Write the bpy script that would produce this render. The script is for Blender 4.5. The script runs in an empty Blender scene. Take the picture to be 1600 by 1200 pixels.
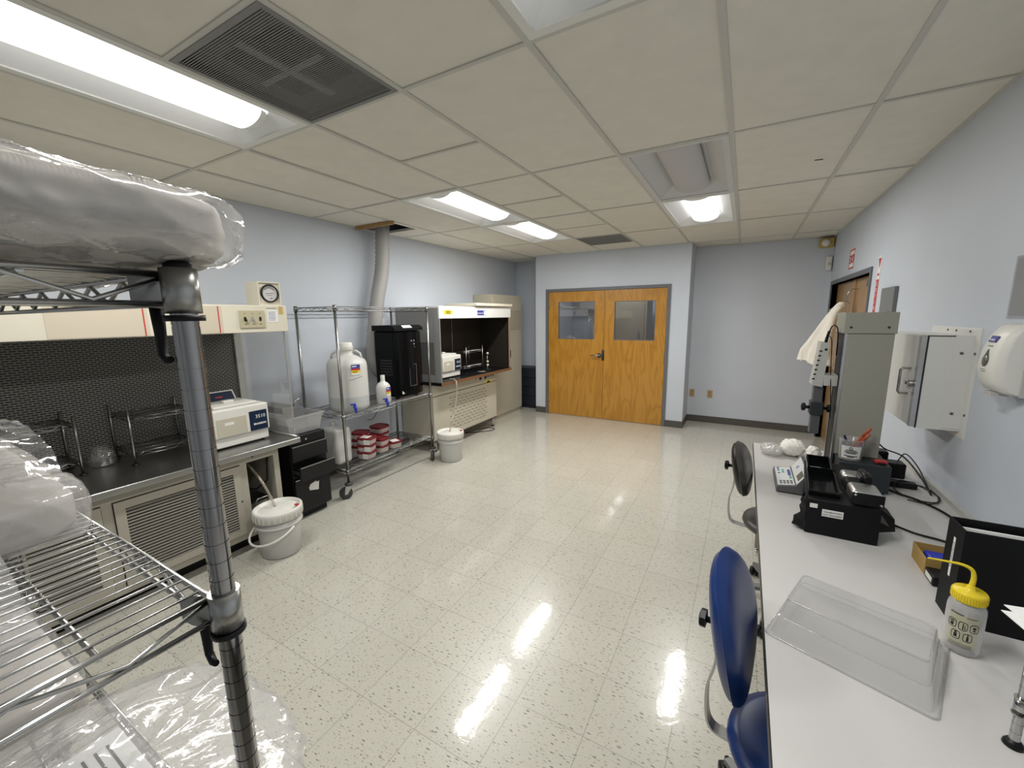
import bpy, bmesh, math, random
from mathutils import Vector, Matrix, noise
random.seed(7)
SC = bpy.context.scene
COL = SC.collection
PI = math.pi
XL, XR, YB, YF, CE = -3.735, 0.935, 6.80, -1.70, 2.6175
CAMZ = 1.6575

# ------------------------------------------------------------------ materials
def mat(name, col, rough=0.5, metal=0.0, spec=0.5, bump=0.0, bscale=200.0, vary=0.0, vscale=3.0, coat=0.0, sheen=0.0):
    m = bpy.data.materials.new(name); m.use_nodes = True
    nt = m.node_tree; b = nt.nodes['Principled BSDF']
    b.inputs['Base Color'].default_value = (*col, 1); b.inputs['Roughness'].default_value = rough
    b.inputs['Metallic'].default_value = metal; b.inputs['Specular IOR Level'].default_value = spec
    b.inputs['Coat Weight'].default_value = coat
    geo = nt.nodes.new('ShaderNodeTexCoord')
    if vary > 0:
        n = nt.nodes.new('ShaderNodeTexNoise'); n.inputs['Scale'].default_value = vscale; n.inputs['Detail'].default_value = 5
        nt.links.new(geo.outputs['Object'], n.inputs['Vector'])
        r = nt.nodes.new('ShaderNodeValToRGB')
        r.color_ramp.elements[0].position = .3; r.color_ramp.elements[1].position = .7
        r.color_ramp.elements[0].color = (*[c * (1 - vary) for c in col], 1); r.color_ramp.elements[1].color = (*[min(1, c * (1 + vary)) for c in col], 1)
        nt.links.new(n.outputs['Fac'], r.inputs['Fac']); nt.links.new(r.outputs['Color'], b.inputs['Base Color'])
    if bump > 0:
        n = nt.nodes.new('ShaderNodeTexNoise'); n.inputs['Scale'].default_value = bscale; n.inputs['Detail'].default_value = 3
        nt.links.new(geo.outputs['Object'], n.inputs['Vector'])
        bp = nt.nodes.new('ShaderNodeBump'); bp.inputs['Strength'].default_value = bump; bp.inputs['Distance'].default_value = .002
        nt.links.new(n.outputs['Fac'], bp.inputs['Height']); nt.links.new(bp.outputs['Normal'], b.inputs['Normal'])
    return m

def emis(name, col, s):
    m = bpy.data.materials.new(name); m.use_nodes = True; nt = m.node_tree
    b = nt.nodes['Principled BSDF']; b.inputs['Base Color'].default_value = (.9, .9, .9, 1)
    b.inputs['Emission Color'].default_value = (*col, 1); b.inputs['Emission Strength'].default_value = s
    return m

def film(name, clear=.8, white=.12, col=(.9, .9, .92), rough=.12, gl=1.45, bump=.0, bscale=18):
    """thin clear plastic: see-through, a little milky, glossy"""
    m = bpy.data.materials.new(name); m.use_nodes = True; nt = m.node_tree; nt.nodes.clear()
    o = nt.nodes.new('ShaderNodeOutputMaterial'); tr = nt.nodes.new('ShaderNodeBsdfTransparent')
    tr.inputs['Color'].default_value = (clear, clear, clear, 1)
    df = nt.nodes.new('ShaderNodeBsdfDiffuse'); df.inputs['Color'].default_value = (*col, 1)
    gs = nt.nodes.new('ShaderNodeBsdfGlossy'); gs.inputs['Roughness'].default_value = rough; gs.inputs['Color'].default_value = (1, 1, 1, 1)
    m1 = nt.nodes.new('ShaderNodeMixShader'); m1.inputs['Fac'].default_value = white
    lw = nt.nodes.new('ShaderNodeLayerWeight'); lw.inputs['Blend'].default_value = .5; fr = lw
    pw = nt.nodes.new('ShaderNodeMath'); pw.operation = 'POWER'; pw.inputs[1].default_value = 3.2; nt.links.new(lw.outputs['Facing'], pw.inputs[0])
    ma = nt.nodes.new('ShaderNodeMath'); ma.operation = 'MULTIPLY_ADD'; ma.inputs[1].default_value = .62; ma.inputs[2].default_value = ((gl - 1) / (gl + 1)) ** 2 * 1.6; nt.links.new(pw.outputs[0], ma.inputs[0])
    m2 = nt.nodes.new('ShaderNodeMixShader')
    nt.links.new(tr.outputs[0], m1.inputs[1]); nt.links.new(df.outputs[0], m1.inputs[2])
    nt.links.new(ma.outputs[0], m2.inputs['Fac']); nt.links.new(m1.outputs[0], m2.inputs[1]); nt.links.new(gs.outputs[0], m2.inputs[2])
    nt.links.new(m2.outputs[0], o.inputs['Surface'])
    if bump > 0:
        tc = nt.nodes.new('ShaderNodeTexCoord'); n = nt.nodes.new('ShaderNodeTexNoise'); n.inputs['Scale'].default_value = bscale
        n.inputs['Detail'].default_value = 4; n.inputs['Distortion'].default_value = 1.5
        nt.links.new(tc.outputs['Object'], n.inputs['Vector'])
        bp = nt.nodes.new('ShaderNodeBump'); bp.inputs['Strength'].default_value = bump; bp.inputs['Distance'].default_value = .01
        nt.links.new(n.outputs['Fac'], bp.inputs['Height'])
        for s in (fr, gs, df): nt.links.new(bp.outputs['Normal'], s.inputs['Normal'])
    return m

def floor_mat():
    m = bpy.data.materials.new('speckled vinyl tile'); m.use_nodes = True; nt = m.node_tree; L = nt.links.new
    b = nt.nodes['Principled BSDF']; N = nt.nodes.new
    geo = N('ShaderNodeTexCoord')
    # tile grid lines
    sep = N('ShaderNodeSeparateXYZ'); L(geo.outputs['Object'], sep.inputs[0])
    def line(out, off):
        a = N('ShaderNodeMath'); a.operation = 'SUBTRACT'; L(out, a.inputs[0]); a.inputs[1].default_value = off
        d = N('ShaderNodeMath'); d.operation = 'DIVIDE'; L(a.outputs[0], d.inputs[0]); d.inputs[1].default_value = .3048
        f = N('ShaderNodeMath'); f.operation = 'FLOOR'; L(d.outputs[0], f.inputs[0])
        fr = N('ShaderNodeMath'); fr.operation = 'FRACT'; L(d.outputs[0], fr.inputs[0])
        s = N('ShaderNodeMath'); s.operation = 'SUBTRACT'; L(fr.outputs[0], s.inputs[0]); s.inputs[1].default_value = .5
        ab = N('ShaderNodeMath'); ab.operation = 'ABSOLUTE'; L(s.outputs[0], ab.inputs[0])
        g = N('ShaderNodeMath'); g.operation = 'GREATER_THAN'; L(ab.outputs[0], g.inputs[0]); g.inputs[1].default_value = .4945
        return g.outputs[0], f.outputs[0]
    gx, ix = line(sep.outputs['X'], -1.3605); gy, iy = line(sep.outputs['Y'], 1.3233)
    grid = N('ShaderNodeMath'); grid.operation = 'MAXIMUM'; L(gx, grid.inputs[0]); L(gy, grid.inputs[1])
    cx = N('ShaderNodeCombineXYZ'); L(ix, cx.inputs[0]); L(iy, cx.inputs[1])
    wn = N('ShaderNodeTexWhiteNoise'); wn.noise_dimensions = '3D'; L(cx.outputs[0], wn.inputs['Vector'])
    # flecks, stretched along one diagonal
    def flecks(rot, sc, thr, seed):
        mp = N('ShaderNodeMapping'); mp.inputs['Rotation'].default_value = (0, 0, rot); mp.inputs['Location'].default_value = (seed, seed * .7, 0)
        mp.inputs['Scale'].default_value = (sc * .8, sc * 2.9, sc)
        L(geo.outputs['Object'], mp.inputs['Vector'])
        v = N('ShaderNodeTexVoronoi'); v.inputs['Scale'].default_value = 1; v.inputs['Randomness'].default_value = 1; v.voronoi_dimensions = '2D'
        L(mp.outputs[0], v.inputs['Vector'])
        sp = N('ShaderNodeSeparateColor'); L(v.outputs['Color'], sp.inputs[0])
        t = N('ShaderNodeMath'); t.operation = 'MULTIPLY'; L(sp.outputs[0], t.inputs[0]); L(sp.outputs[0], t.inputs[1])
        t2 = N('ShaderNodeMath'); t2.operation = 'MULTIPLY'; L(t.outputs[0], t2.inputs[0]); t2.inputs[1].default_value = thr
        l = N('ShaderNodeMath'); l.operation = 'LESS_THAN'; L(v.outputs['Distance'], l.inputs[0]); L(t2.outputs[0], l.inputs[1])
        return l.outputs[0], sp.outputs[1]
    f1, c1 = flecks(.75, 42, .25, 3.1); f2, c2 = flecks(.95, 25, .185, 9.3); f3, c3 = flecks(.6, 60, .28, 5.5)
    base = N('ShaderNodeMix'); base.data_type = 'RGBA'
    base.inputs['A'].default_value = (.535, .52, .45, 1); base.inputs['B'].default_value = (.565, .55, .478, 1)
    L(wn.outputs['Value'], base.inputs['Factor'])
    def over(prev, fac, mul, dark):
        f = N('ShaderNodeMath'); f.operation = 'MULTIPLY'; L(fac, f.inputs[0]); f.inputs[1].default_value = mul
        x = N('ShaderNodeMix'); x.data_type = 'RGBA'; L(f.outputs[0], x.inputs['Factor']); L(prev, x.inputs['A']); x.inputs['B'].default_value = (*dark, 1)
        return x.outputs['Result']
    r = over(base.outputs['Result'], f3, .35, (.27, .26, .22))
    r = over(r, f1, .65, (.2, .19, .16)); r = over(r, f2, .8, (.085, .085, .08))
    r = over(r, grid.outputs[0], .55, (.2, .19, .17))
    L(r, b.inputs['Base Color'])
    b.inputs['Roughness'].default_value = .3; b.inputs['Specular IOR Level'].default_value = .5
    b.inputs['Coat Weight'].default_value = .75; b.inputs['Coat Roughness'].default_value = .06
    n = N('ShaderNodeTexNoise'); n.inputs['Scale'].default_value = 26; n.inputs['Detail'].default_value = 3; L(geo.outputs['Object'], n.inputs['Vector'])
    ad = N('ShaderNodeMath'); ad.operation = 'SUBTRACT'; L(n.outputs['Fac'], ad.inputs[0]); L(grid.outputs[0], ad.inputs[1])
    bp = N('ShaderNodeBump'); bp.inputs['Strength'].default_value = .1; bp.inputs['Distance'].default_value = .004
    L(ad.outputs[0], bp.inputs['Height']); L(bp.outputs['Normal'], b.inputs['Normal']); L(bp.outputs['Normal'], b.inputs['Coat Normal'])
    return m

def wood_mat(name, c1, c2, axis='Z', rough=.3):
    m = bpy.data.materials.new(name); m.use_nodes = True; nt = m.node_tree; L = nt.links.new; N = nt.nodes.new
    b = nt.nodes['Principled BSDF']; tc = N('ShaderNodeTexCoord'); mp = N('ShaderNodeMapping')
    mp.inputs['Scale'].default_value = (4.5, 4.5, .75)
    L(tc.outputs['Object'], mp.inputs['Vector'])
    n = N('ShaderNodeTexNoise'); n.inputs['Scale'].default_value = 1.1; n.inputs['Detail'].default_value = 2; n.inputs['Distortion'].default_value = .6
    L(mp.outputs[0], n.inputs['Vector'])
    mu = N('ShaderNodeMath'); mu.operation = 'MULTIPLY'; L(n.outputs['Fac'], mu.inputs[0]); mu.inputs[1].default_value = 16
    fr = N('ShaderNodeMath'); fr.operation = 'PINGPONG'; L(mu.outputs[0], fr.inputs[0]); fr.inputs[1].default_value = 1
    n2 = N('ShaderNodeTexNoise'); n2.inputs['Scale'].default_value = 9; n2.inputs['Detail'].default_value = 6
    mp2 = N('ShaderNodeMapping'); mp2.inputs['Scale'].default_value = (6, 6, .5); L(tc.outputs['Object'], mp2.inputs['Vector']); L(mp2.outputs[0], n2.inputs['Vector'])
    mx = N('ShaderNodeMix'); mx.inputs['Factor'].default_value = .6; L(fr.outputs[0], mx.inputs['A']); L(n2.outputs['Fac'], mx.inputs['B'])
    r = N('ShaderNodeValToRGB'); r.color_ramp.elements[0].position = .18; r.color_ramp.elements[1].position = .62
    r.color_ramp.elements[0].color = (*c1, 1); r.color_ramp.elements[1].color = (*c2, 1)
    L(mx.outputs['Result'], r.inputs['Fac']); L(r.outputs['Color'], b.inputs['Base Color']); b.inputs['Roughness'].default_value = rough
    b.inputs['Coat Weight'].default_value = .2
    return m

def perf_mat():
    m = bpy.data.materials.new('expanded metal mesh'); m.use_nodes = True; nt = m.node_tree; L = nt.links.new; N = nt.nodes.new
    b = nt.nodes['Principled BSDF']; tc = N('ShaderNodeTexCoord'); sp = N('ShaderNodeSeparateXYZ'); L(tc.outputs['Object'], sp.inputs[0])
    cb = N('ShaderNodeCombineXYZ'); L(sp.outputs['Y'], cb.inputs[0]); L(sp.outputs['Z'], cb.inputs[1])
    br = N('ShaderNodeTexBrick'); br.inputs['Scale'].default_value = 1; br.inputs['Brick Width'].default_value = .034; br.inputs['Row Height'].default_value = .0135
    br.inputs['Mortar Size'].default_value = .0033; br.inputs['Mortar Smooth'].default_value = .35
    br.inputs['Color1'].default_value = (.008, .008, .008, 1); br.inputs['Color2'].default_value = (.012, .011, .01, 1); br.inputs['Mortar'].default_value = (.2, .195, .18, 1)
    L(cb.outputs[0], br.inputs['Vector']); L(br.outputs['Color'], b.inputs['Base Color']); b.inputs['Roughness'].default_value = .5
    return m

def wall_mat(name, col):
    m = mat(name, col, .55, 0, .3, bump=.25, bscale=260, vary=.025, vscale=2.0); return m

M = {}
M['floor'] = floor_mat()
M['wall'] = wall_mat('pale blue vinyl wall', (.58, .62, .685))
M['tile'] = mat('ceiling tile', (.73, .705, .635), .9, 0, .1, bump=.5, bscale=180, vary=.03, vscale=9)
M['grid'] = mat('ceiling grid', (.55, .54, .5), .6)
M['plenum'] = mat('dark void', (.02, .02, .02), 1)
M['base'] = mat('cove base', (.085, .08, .072), .5)
M['frame'] = mat('grey door frame paint', (.13, .135, .15), .45)
M['door'] = wood_mat('orange oak veneer', (.37, .165, .018), (.5, .245, .036), 'Z', .3)
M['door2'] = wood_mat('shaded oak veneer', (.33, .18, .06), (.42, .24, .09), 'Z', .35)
M['chrome'] = mat('chrome', (.5, .5, .49), .11, 1.0)
M['chromedark'] = mat('darkened chrome', (.34, .335, .33), .1, 1.0)  # chrome darkened in place of the dark reflections along the posts
M['wire'] = mat('chromed wire', (.55, .55, .54), .25, 1.0)
M['wiregrey'] = mat('dull chromed wire', (.27, .27, .265), .28, 1.0)
M['steel'] = mat('brushed stainless steel', (.42, .42, .41), .3, 1.0, vary=.05, vscale=12)
M['steel_dark'] = mat('dull steel', (.25, .25, .25), .4, 1.0)
M['alu'] = mat('brushed aluminium', (.6, .6, .6), .32, 1.0)
M['black'] = mat('black plastic', (.005, .005, .006), .42, 0, .3)
M['acblack'] = mat('satin black casing', (.004, .0042, .005), .5, 0, .12)
M['acgloss'] = mat('glossy black front', (.003, .0033, .004), .12, 0, .16)
M['blackgloss'] = mat('glossy black plastic', (.003, .0035, .004), .12, 0, .35)
M['blackmat'] = mat('matte black board', (.0045, .0048, .0058), .6, 0, .22, bump=.1)
M['cream'] = mat('cream enamel', (.68, .64, .525), .45, vary=.02)
M['beige'] = mat('beige enamel', (.47, .435, .345), .45, vary=.02)
M['almond'] = mat('almond enamel', (.53, .495, .40), .4, vary=.03)
M['benchbeige'] = mat('dark beige bench enamel', (.40, .375, .31), .42, vary=.03)  # darker and greyer than the almond enamel
M['greymet'] = mat('grey enamel', (.30, .30, .29), .45)
M['white'] = mat('white enamel', (.74, .74, .71), .4)
M['wplastic'] = mat('white plastic', (.74, .73, .68), .42)
M['poly'] = mat('translucent white polyethylene', (.6, .6, .575), .4, vary=.02)
M['polyliq'] = mat('liquid seen through polyethylene', (.48, .49, .48), .4)
M['blue'] = mat('blue vinyl', (.0045, .027, .135), .35, 0, .4, bump=.08, bscale=300)
M['greyvinyl'] = mat('dark grey vinyl', (.055, .053, .05), .38, bump=.08)
M['navy'] = mat('navy panel', (.004, .017, .05), .42, 0, .3)
M['bluetap'] = mat('blue tap plastic', (.012, .03, .42), .35)
M['yellow'] = mat('yellow plastic', (.8, .62, .018), .38)
M['labyellow'] = mat('yellow sticker', (.85, .68, .03), .5)
M['labred'] = mat('red print', (.5, .03, .03), .5)
M['labwhite'] = mat('white sticker', (.78, .78, .75), .5)
M['labblue'] = mat('blue print', (.05, .05, .28), .5)
M['ink'] = mat('black ink', (.015, .015, .018), .6)
M['greyink'] = mat('grey ink', (.2, .2, .2), .6)
M['green'] = mat('green key', (.08, .35, .25), .5)
M['redlid'] = mat('red lid plastic', (.17, .007, .011), .35, 0, .35)
M['tub'] = film('clear tub plastic', .8, .5, (.75, .68, .66), .2)
M['table'] = mat('white laminate', (.59, .578, .565), .32, vary=.015, vscale=2)
M['tedge'] = mat('black edge band', (.015, .015, .016), .4)
M['beigemetal'] = mat('beige table leg', (.42, .38, .3), .45)
M['paper'] = mat('white paper', (.82, .82, .81), .7)
M['card'] = mat('tan cardboard', (.42, .27, .08), .7, vary=.04)
M['brown'] = mat('brown wood batten', (.34, .2, .075), .6, vary=.15, vscale=20)
M['wcloth'] = mat('off-white cotton', (.8, .76, .68), .85, bump=.2)
M['tissue'] = mat('thin white glove rubber', (.85, .83, .77), .7)
M['standgrey'] = mat('grey instrument enamel', (.33, .325, .275), .42)
M['darkgrey'] = mat('dark slate enamel', (.028, .034, .038), .45, 0, .35)
M['midgrey'] = mat('mid grey metal', (.1, .1, .105), .4)
M['lgrey'] = mat('light grey plastic', (.5, .5, .47), .45)
M['keypad'] = mat('pale keypad foil', (.66, .68, .68), .4)
M['panelgrey'] = mat('grey panel paint', (.18, .185, .185), .5)
M['duct'] = mat('grey flexible duct', (.36, .35, .34), .5, bump=.1)
M['drawer'] = mat('slate blue drawer', (.014, .018, .03), .45)
M['film'] = film('clear bag film', .93, .085, (.9, .9, .92), .07, 1.5, .35, 12)
M['filmcrum'] = film('crumpled bag film', .9, .3, (.85, .85, .86), .09, 1.5, .35, 14)
M['filmwhite'] = film('milky bag film', .9, .22, (.88, .87, .86), .1, 1.5, .3, 14)
M['acrylic'] = film('clear acrylic sheet', .95, .03, (.9, .93, .95), .03, 1.4)
M['clearpl'] = film('clear moulded plastic', .86, .2, (.85, .85, .85), .12, 1.45)
M['bottlepl'] = film('frosted bottle plastic', .8, .42, (.8, .8, .77), .25)
M['glass'] = film('door glass', .55, .03, (.5, .55, .6), .02, 1.5)
M['jar'] = film('glass jar', .93, .02, (.9, .9, .9), .03, 1.6)
M['tubing'] = film('clear tubing', .8, .35, (.6, .52, .4), .15)
M['packgrey'] = mat('wrapped greyish package', (.40, .375, .34), .6, bump=.4, bscale=22, vary=.12, vscale=7)
M['pack'] = mat('wrapped white package', (.56, .53, .49), .7, bump=.3, bscale=30)
M['leggrey'] = mat('grey painted leg', (.17, .17, .165), .4, .3)
M['padgrey'] = mat('grey rubber', (.05, .05, .05), .6)
M['orange'] = mat('orange marker plastic', (.42, .1, .045), .45)
M['perf'] = perf_mat()
M['vent'] = mat('dark filter mesh', (.24, .24, .23), .6)
M['ventback'] = mat('vent back plate', (.16, .16, .155), .6)
M['ventlight'] = mat('grey vent metal', (.21, .21, .205), .5)
M['refl'] = mat('white reflector', (.82, .83, .84), .35)
M['lensoff'] = mat('unlit lens', (.52, .51, .52), .5)
M['reflgrey'] = mat('unlit reflector', (.6, .6, .6), .5)  # reflector and frame of the unlit troffer, dimness put into the colour
M['lamp'] = emis('lit lamp lens', (1.0, .985, .95), .62)
M['lampend'] = mat('lens end cap', (.85, .85, .84), .35)
M['darkin'] = mat('dark cabinet interior', (.035, .032, .028), .6)
M['hoodin'] = mat('dark brown hood interior', (.022, .018, .014), .45)
M['woodedge'] = mat('brown laminate edge', (.17, .085, .04), .4)
M['screen'] = mat('grey lcd', (.1, .11, .09), .3)
M['gauge'] = mat('gauge face', (.55, .55, .54), .35)
M['outlet'] = mat('tan outlet plate', (.45, .31, .15), .45)
M['smoke'] = mat('smoked window', (.13, .125, .118), .25)
M['olive'] = mat('beige switch plate', (.47, .43, .29), .45)
M['darkbase'] = mat('dark rubber', (.02, .02, .02), .6)

# ------------------------------------------------------------------ mesh builder
class MB:
    """collects geometry; coordinates are offset by the thing's location when a root is given"""
    def __init__(self, root=None):
        self.b = bmesh.new(); self.off = Vector(root.location) if root is not None else Vector((0, 0, 0)); self.mats = []; self.cur = 0
    def use(self, m):
        if m not in self.mats: self.mats.append(m)
        self.cur = self.mats.index(m); return self
    def _v(self, p): return self.b.verts.new(Vector(p) - self.off)
    def face(self, pts, smooth=False):
        f = self.b.faces.new([self._v(p) for p in pts]); f.material_index = self.cur; f.smooth = smooth; return f
    def hexa(self, P, smooth=False):
        v = [self._v(p) for p in P]
        for q in ((0, 3, 2, 1), (4, 5, 6, 7), (0, 1, 5, 4), (1, 2, 6, 5), (2, 3, 7, 6), (3, 0, 4, 7)):
            f = self.b.faces.new([v[i] for i in q]); f.material_index = self.cur; f.smooth = smooth
        return self
    def box(self, x0, x1, y0, y1, z0, z1, bev=0.0, seg=2):
        n0 = len(self.b.edges) if bev else 0
        P = [(x0, y0, z0), (x1, y0, z0), (x1, y1, z0), (x0, y1, z0), (x0, y0, z1), (x1, y0, z1), (x1, y1, z1), (x0, y1, z1)]
        if not bev: return self.hexa(P)
        v = [self._v(p) for p in P]; fs = []
        for q in ((0, 3, 2, 1), (4, 5, 6, 7), (0, 1, 5, 4), (1, 2, 6, 5), (2, 3, 7, 6), (3, 0, 4, 7)):
            f = self.b.faces.new([v[i] for i in q]); f.material_index = self.cur; fs.append(f)
        es = list({e for f in fs for e in f.edges})
        r = bmesh.ops.bevel(self.b, geom=es, offset=bev, segments=seg, affect='EDGES', profile=.5)
        for f in r['faces']: f.smooth = True; f.material_index = self.cur
        return self
    def obox(self, c, u, v, w, a, b_, h):
        """box centred c with half sizes a,b,h along unit axes u,v,w"""
        c, u, v, w = Vector(c), Vector(u), Vector(v), Vector(w)
        P = [c + u * sx * a + v * sy * b_ + w * sz * h for sz in (-1, 1) for sx, sy in ((-1, -1), (1, -1), (1, 1), (-1, 1))]
        return self.hexa(P)
    def tube(self, pts, r, seg=8, cap=True, smooth=True):
        pts = [Vector(p) for p in pts]; n = len(pts); rings = []
        rr = r if isinstance(r, (list, tuple)) else [r] * n
        up = None
        for i, p in enumerate(pts):
            t = (pts[min(i + 1, n - 1)] - pts[max(i - 1, 0)])
            t = t.normalized() if t.length > 1e-9 else Vector((0, 0, 1))
            if up is None:
                up = t.orthogonal().normalized()
            else:
                up = (up - t * up.dot(t)); up = up.normalized() if up.length > 1e-6 else t.orthogonal().normalized()
            s = t.cross(up)
            rings.append([self._v(p + (up * math.cos(2 * PI * k / seg) + s * math.sin(2 * PI * k / seg)) * rr[i]) for k in range(seg)])
        for i in range(n - 1):
            for k in range(seg):
                f = self.b.faces.new([rings[i][k], rings[i][(k + 1) % seg], rings[i + 1][(k + 1) % seg], rings[i + 1][k]]); f.smooth = smooth; f.material_index = self.cur
        if cap:
            f = self.b.faces.new(rings[0][::-1]); f.material_index = self.cur
            f = self.b.faces.new(rings[-1]); f.material_index = self.cur
        return self
    def cyl(self, p0, p1, r, seg=20): return self.tube([p0, p1], r, seg)
    def lathe(self, prof, c, seg=28, smooth=True, axis=Vector((0, 0, 1)), cap=True, sx=1.0, sy=1.0):
        """prof: list of (radius, height) along axis from c"""
        c = Vector(c); a = Vector(axis).normalized(); u = a.orthogonal().normalized() if abs(a.z) < .999 else Vector((1, 0, 0)); v = a.cross(u); rings = []
        for r, h in prof:
            rings.append([self._v(c + a * h + u * math.cos(2 * PI * k / seg) * r * sx + v * math.sin(2 * PI * k / seg) * r * sy) for k in range(seg)])
        for i in range(len(rings) - 1):
            for k in range(seg):
                f = self.b.faces.new([rings[i][k], rings[i][(k + 1) % seg], rings[i + 1][(k + 1) % seg], rings[i + 1][k]]); f.smooth = smooth; f.material_index = self.cur
        if cap:
            f = self.b.faces.new(rings[0][::-1]); f.material_index = self.cur
            f = self.b.faces.new(rings[-1]); f.material_index = self.cur
        return self
    def prism(self, poly, d, smooth=False):
        """extrude polygon (3D points) by vector d"""
        d = Vector(d); a = [self._v(p) for p in poly]; b2 = [self._v(Vector(p) + d) for p in poly]; n = len(poly)
        f = self.b.faces.new(a[::-1]); f.material_index = self.cur
        f = self.b.faces.new(b2); f.material_index = self.cur
        for i in range(n):
            f = self.b.faces.new([a[i], a[(i + 1) % n], b2[(i + 1) % n], b2[i]]); f.smooth = smooth; f.material_index = self.cur
        return self
    def grid(self, rows, closed=False, smooth=True):
        vs = [[self._v(p) for p in r] for r in rows]
        for i in range(len(vs) - 1):
            m_ = len(vs[i]); rng = range(m_) if closed else range(m_ - 1)
            for k in rng:
                f = self.b.faces.new([vs[i][k], vs[i][(k + 1) % m_], vs[i + 1][(k + 1) % m_], vs[i + 1][k]]); f.smooth = smooth; f.material_index = self.cur
        return vs
    def done(self, name, m, parent=None):
        bmesh.ops.recalc_face_normals(self.b, faces=self.b.faces)
        me = bpy.data.meshes.new(name); self.b.to_mesh(me); self.b.free()
        o = bpy.data.objects.new(name, me); COL.objects.link(o)
        if self.mats:
            for k in self.mats: me.materials.append(M[k] if isinstance(k, str) else k)
        else: me.materials.append(M[m] if isinstance(m, str) else m)
        if parent is not None: o.parent = parent
        return o

def tag(o, label, cat, group=None, kind=None):
    o['label'] = label; o['category'] = cat
    if group: o['group'] = group
    if kind: o['kind'] = kind
    return o
def thing(name, label, cat, loc=(0, 0, 0), rz=0.0, group=None):
    o = bpy.data.objects.new(name, None); COL.objects.link(o); o.location = loc; o.rotation_euler = (0, 0, rz); o.empty_display_size = .05
    return tag(o, label, cat, group)
def struct(name, mb, m, label=None):
    o = mb.done(name, m); o['kind'] = 'structure'
    if label: o['label'] = label
    return o
def lab(o, s): o['label'] = s; return o

def text(s, size, root, name, m, origin, xdir, updir, depth=.0006, align='LEFT', parent=None, bold=0.0):
    """flat lettering: mesh from the built-in font, laid out from origin along xdir / updir (world unless root is rotated)"""
    cu = bpy.data.curves.new('lettering', 'FONT'); cu.body = s; cu.size = size; cu.extrude = depth; cu.align_x = align; cu.resolution_u = 2; cu.offset = bold
    to = bpy.data.objects.new('lettering', cu); COL.objects.link(to)
    dg = bpy.context.evaluated_depsgraph_get(); me = bpy.data.meshes.new_from_object(to.evaluated_get(dg))
    bpy.data.objects.remove(to); bpy.data.curves.remove(cu)
    x = Vector(xdir).normalized(); u = Vector(updir).normalized(); n = x.cross(u)
    org = Vector(origin) - (Vector(root.location) if root is not None and abs(root.rotation_euler.z) < 1e-6 else Vector((0, 0, 0)))
    T = Matrix((x, u, n)).transposed().to_4x4(); T.translation = org
    me.transform(T); me.materials.clear(); me.materials.append(M[m])
    o = bpy.data.objects.new(name, me); COL.objects.link(o)
    p = parent if parent is not None else root
    if p is not None: o.parent = p
    return o

# ------------------------------------------------------------------ camera
F, PITCH, YAW, ROLL = 636.51, .165394, -.516249, .0119998
cy, sy, cp, sp = math.cos(YAW), math.sin(YAW), math.cos(PITCH), math.sin(PITCH)
fw = Vector((sy * cp, cy * cp, -sp)); rt = Vector((cy, -sy, 0)); dn = fw.cross(rt)
r2 = rt * math.cos(ROLL) + dn * math.sin(ROLL); d2 = dn * math.cos(ROLL) - rt * math.sin(ROLL)
cam = bpy.data.cameras.new('camera'); co = bpy.data.objects.new('camera', cam); COL.objects.link(co)
cam.sensor_width = 36; cam.lens = 36 * F / 1600; cam.clip_start = .02
mw = Matrix((r2, -d2, -fw)).transposed().to_4x4(); mw.translation = (0, 0, CAMZ); co.matrix_world = mw
SC.camera = co

# ------------------------------------------------------------------ room shell
b = MB(); b.box(XL - .1, XR + .25, YF - .1, YB + 2.2, -.08, 0); struct('floor', b, 'floor')
b = MB(); b.box(XL - .12, XL, YF - .12, YB + .12, 0, CE + .3); struct('wall_left', b, 'wall')
b = MB(); b.box(XL, XR + .12, YF - .12, YF, 0, CE + .3); struct('wall_front', b, 'wall')
BX0, BX1, BY = -3.08, -.70, 6.27
D0, D1, DT = -2.845, -.985, 2.035          # double door clear opening
b = MB(); b.box(XL, BX0 + .1, YB, YB + .12, 0, CE + .3); b.box(BX1 - .1, XR + .25, YB, YB + .12, 0, CE + .3); struct('wall_back', b, 'wall')
b = MB()                                   # closet bump-out with the double doors
b.box(BX0, D0, BY, BY + .12, 0, CE + .05); b.box(D1, BX1, BY, BY + .12, 0, CE + .05); b.box(D0, D1, BY, BY + .12, DT, CE + .05)
b.box(BX1 - .1, BX1, BY + .12, YB, 0, CE + .05); b.box(BX0, BX0 + .1, BY + .12, YB, 0, CE + .05)
struct('wall_closet', b, 'wall')
# room seen through the door glass
b = MB(); b.box(BX0 - .2, BX1 + .6, 8.5, 8.6, 0, 2.7); b.box(BX0 - .3, BX0 - .2, YB + .12, 8.6, 0, 2.7); b.box(BX1 + .6, BX1 + .7, YB + .12, 8.6, 0, 2.7); b.box(BX0 - .3, BX1 + .7, BY + .13, 8.6, 2.7, 2.78)
struct('wall_closet_rear', b, 'wall')
RY0, RY1, RT_ = 4.76, 6.64, 2.0            # double door in the right wall
b = MB(); b.box(XR, XR + .15, YF - .12, RY0, 0, CE + .3); b.box(XR, XR + .15, RY1, YB + .12, 0, CE + .3); b.box(XR, XR + .15, RY0, RY1, RT_, CE + .3); struct('wall_right', b, 'wall')
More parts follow.
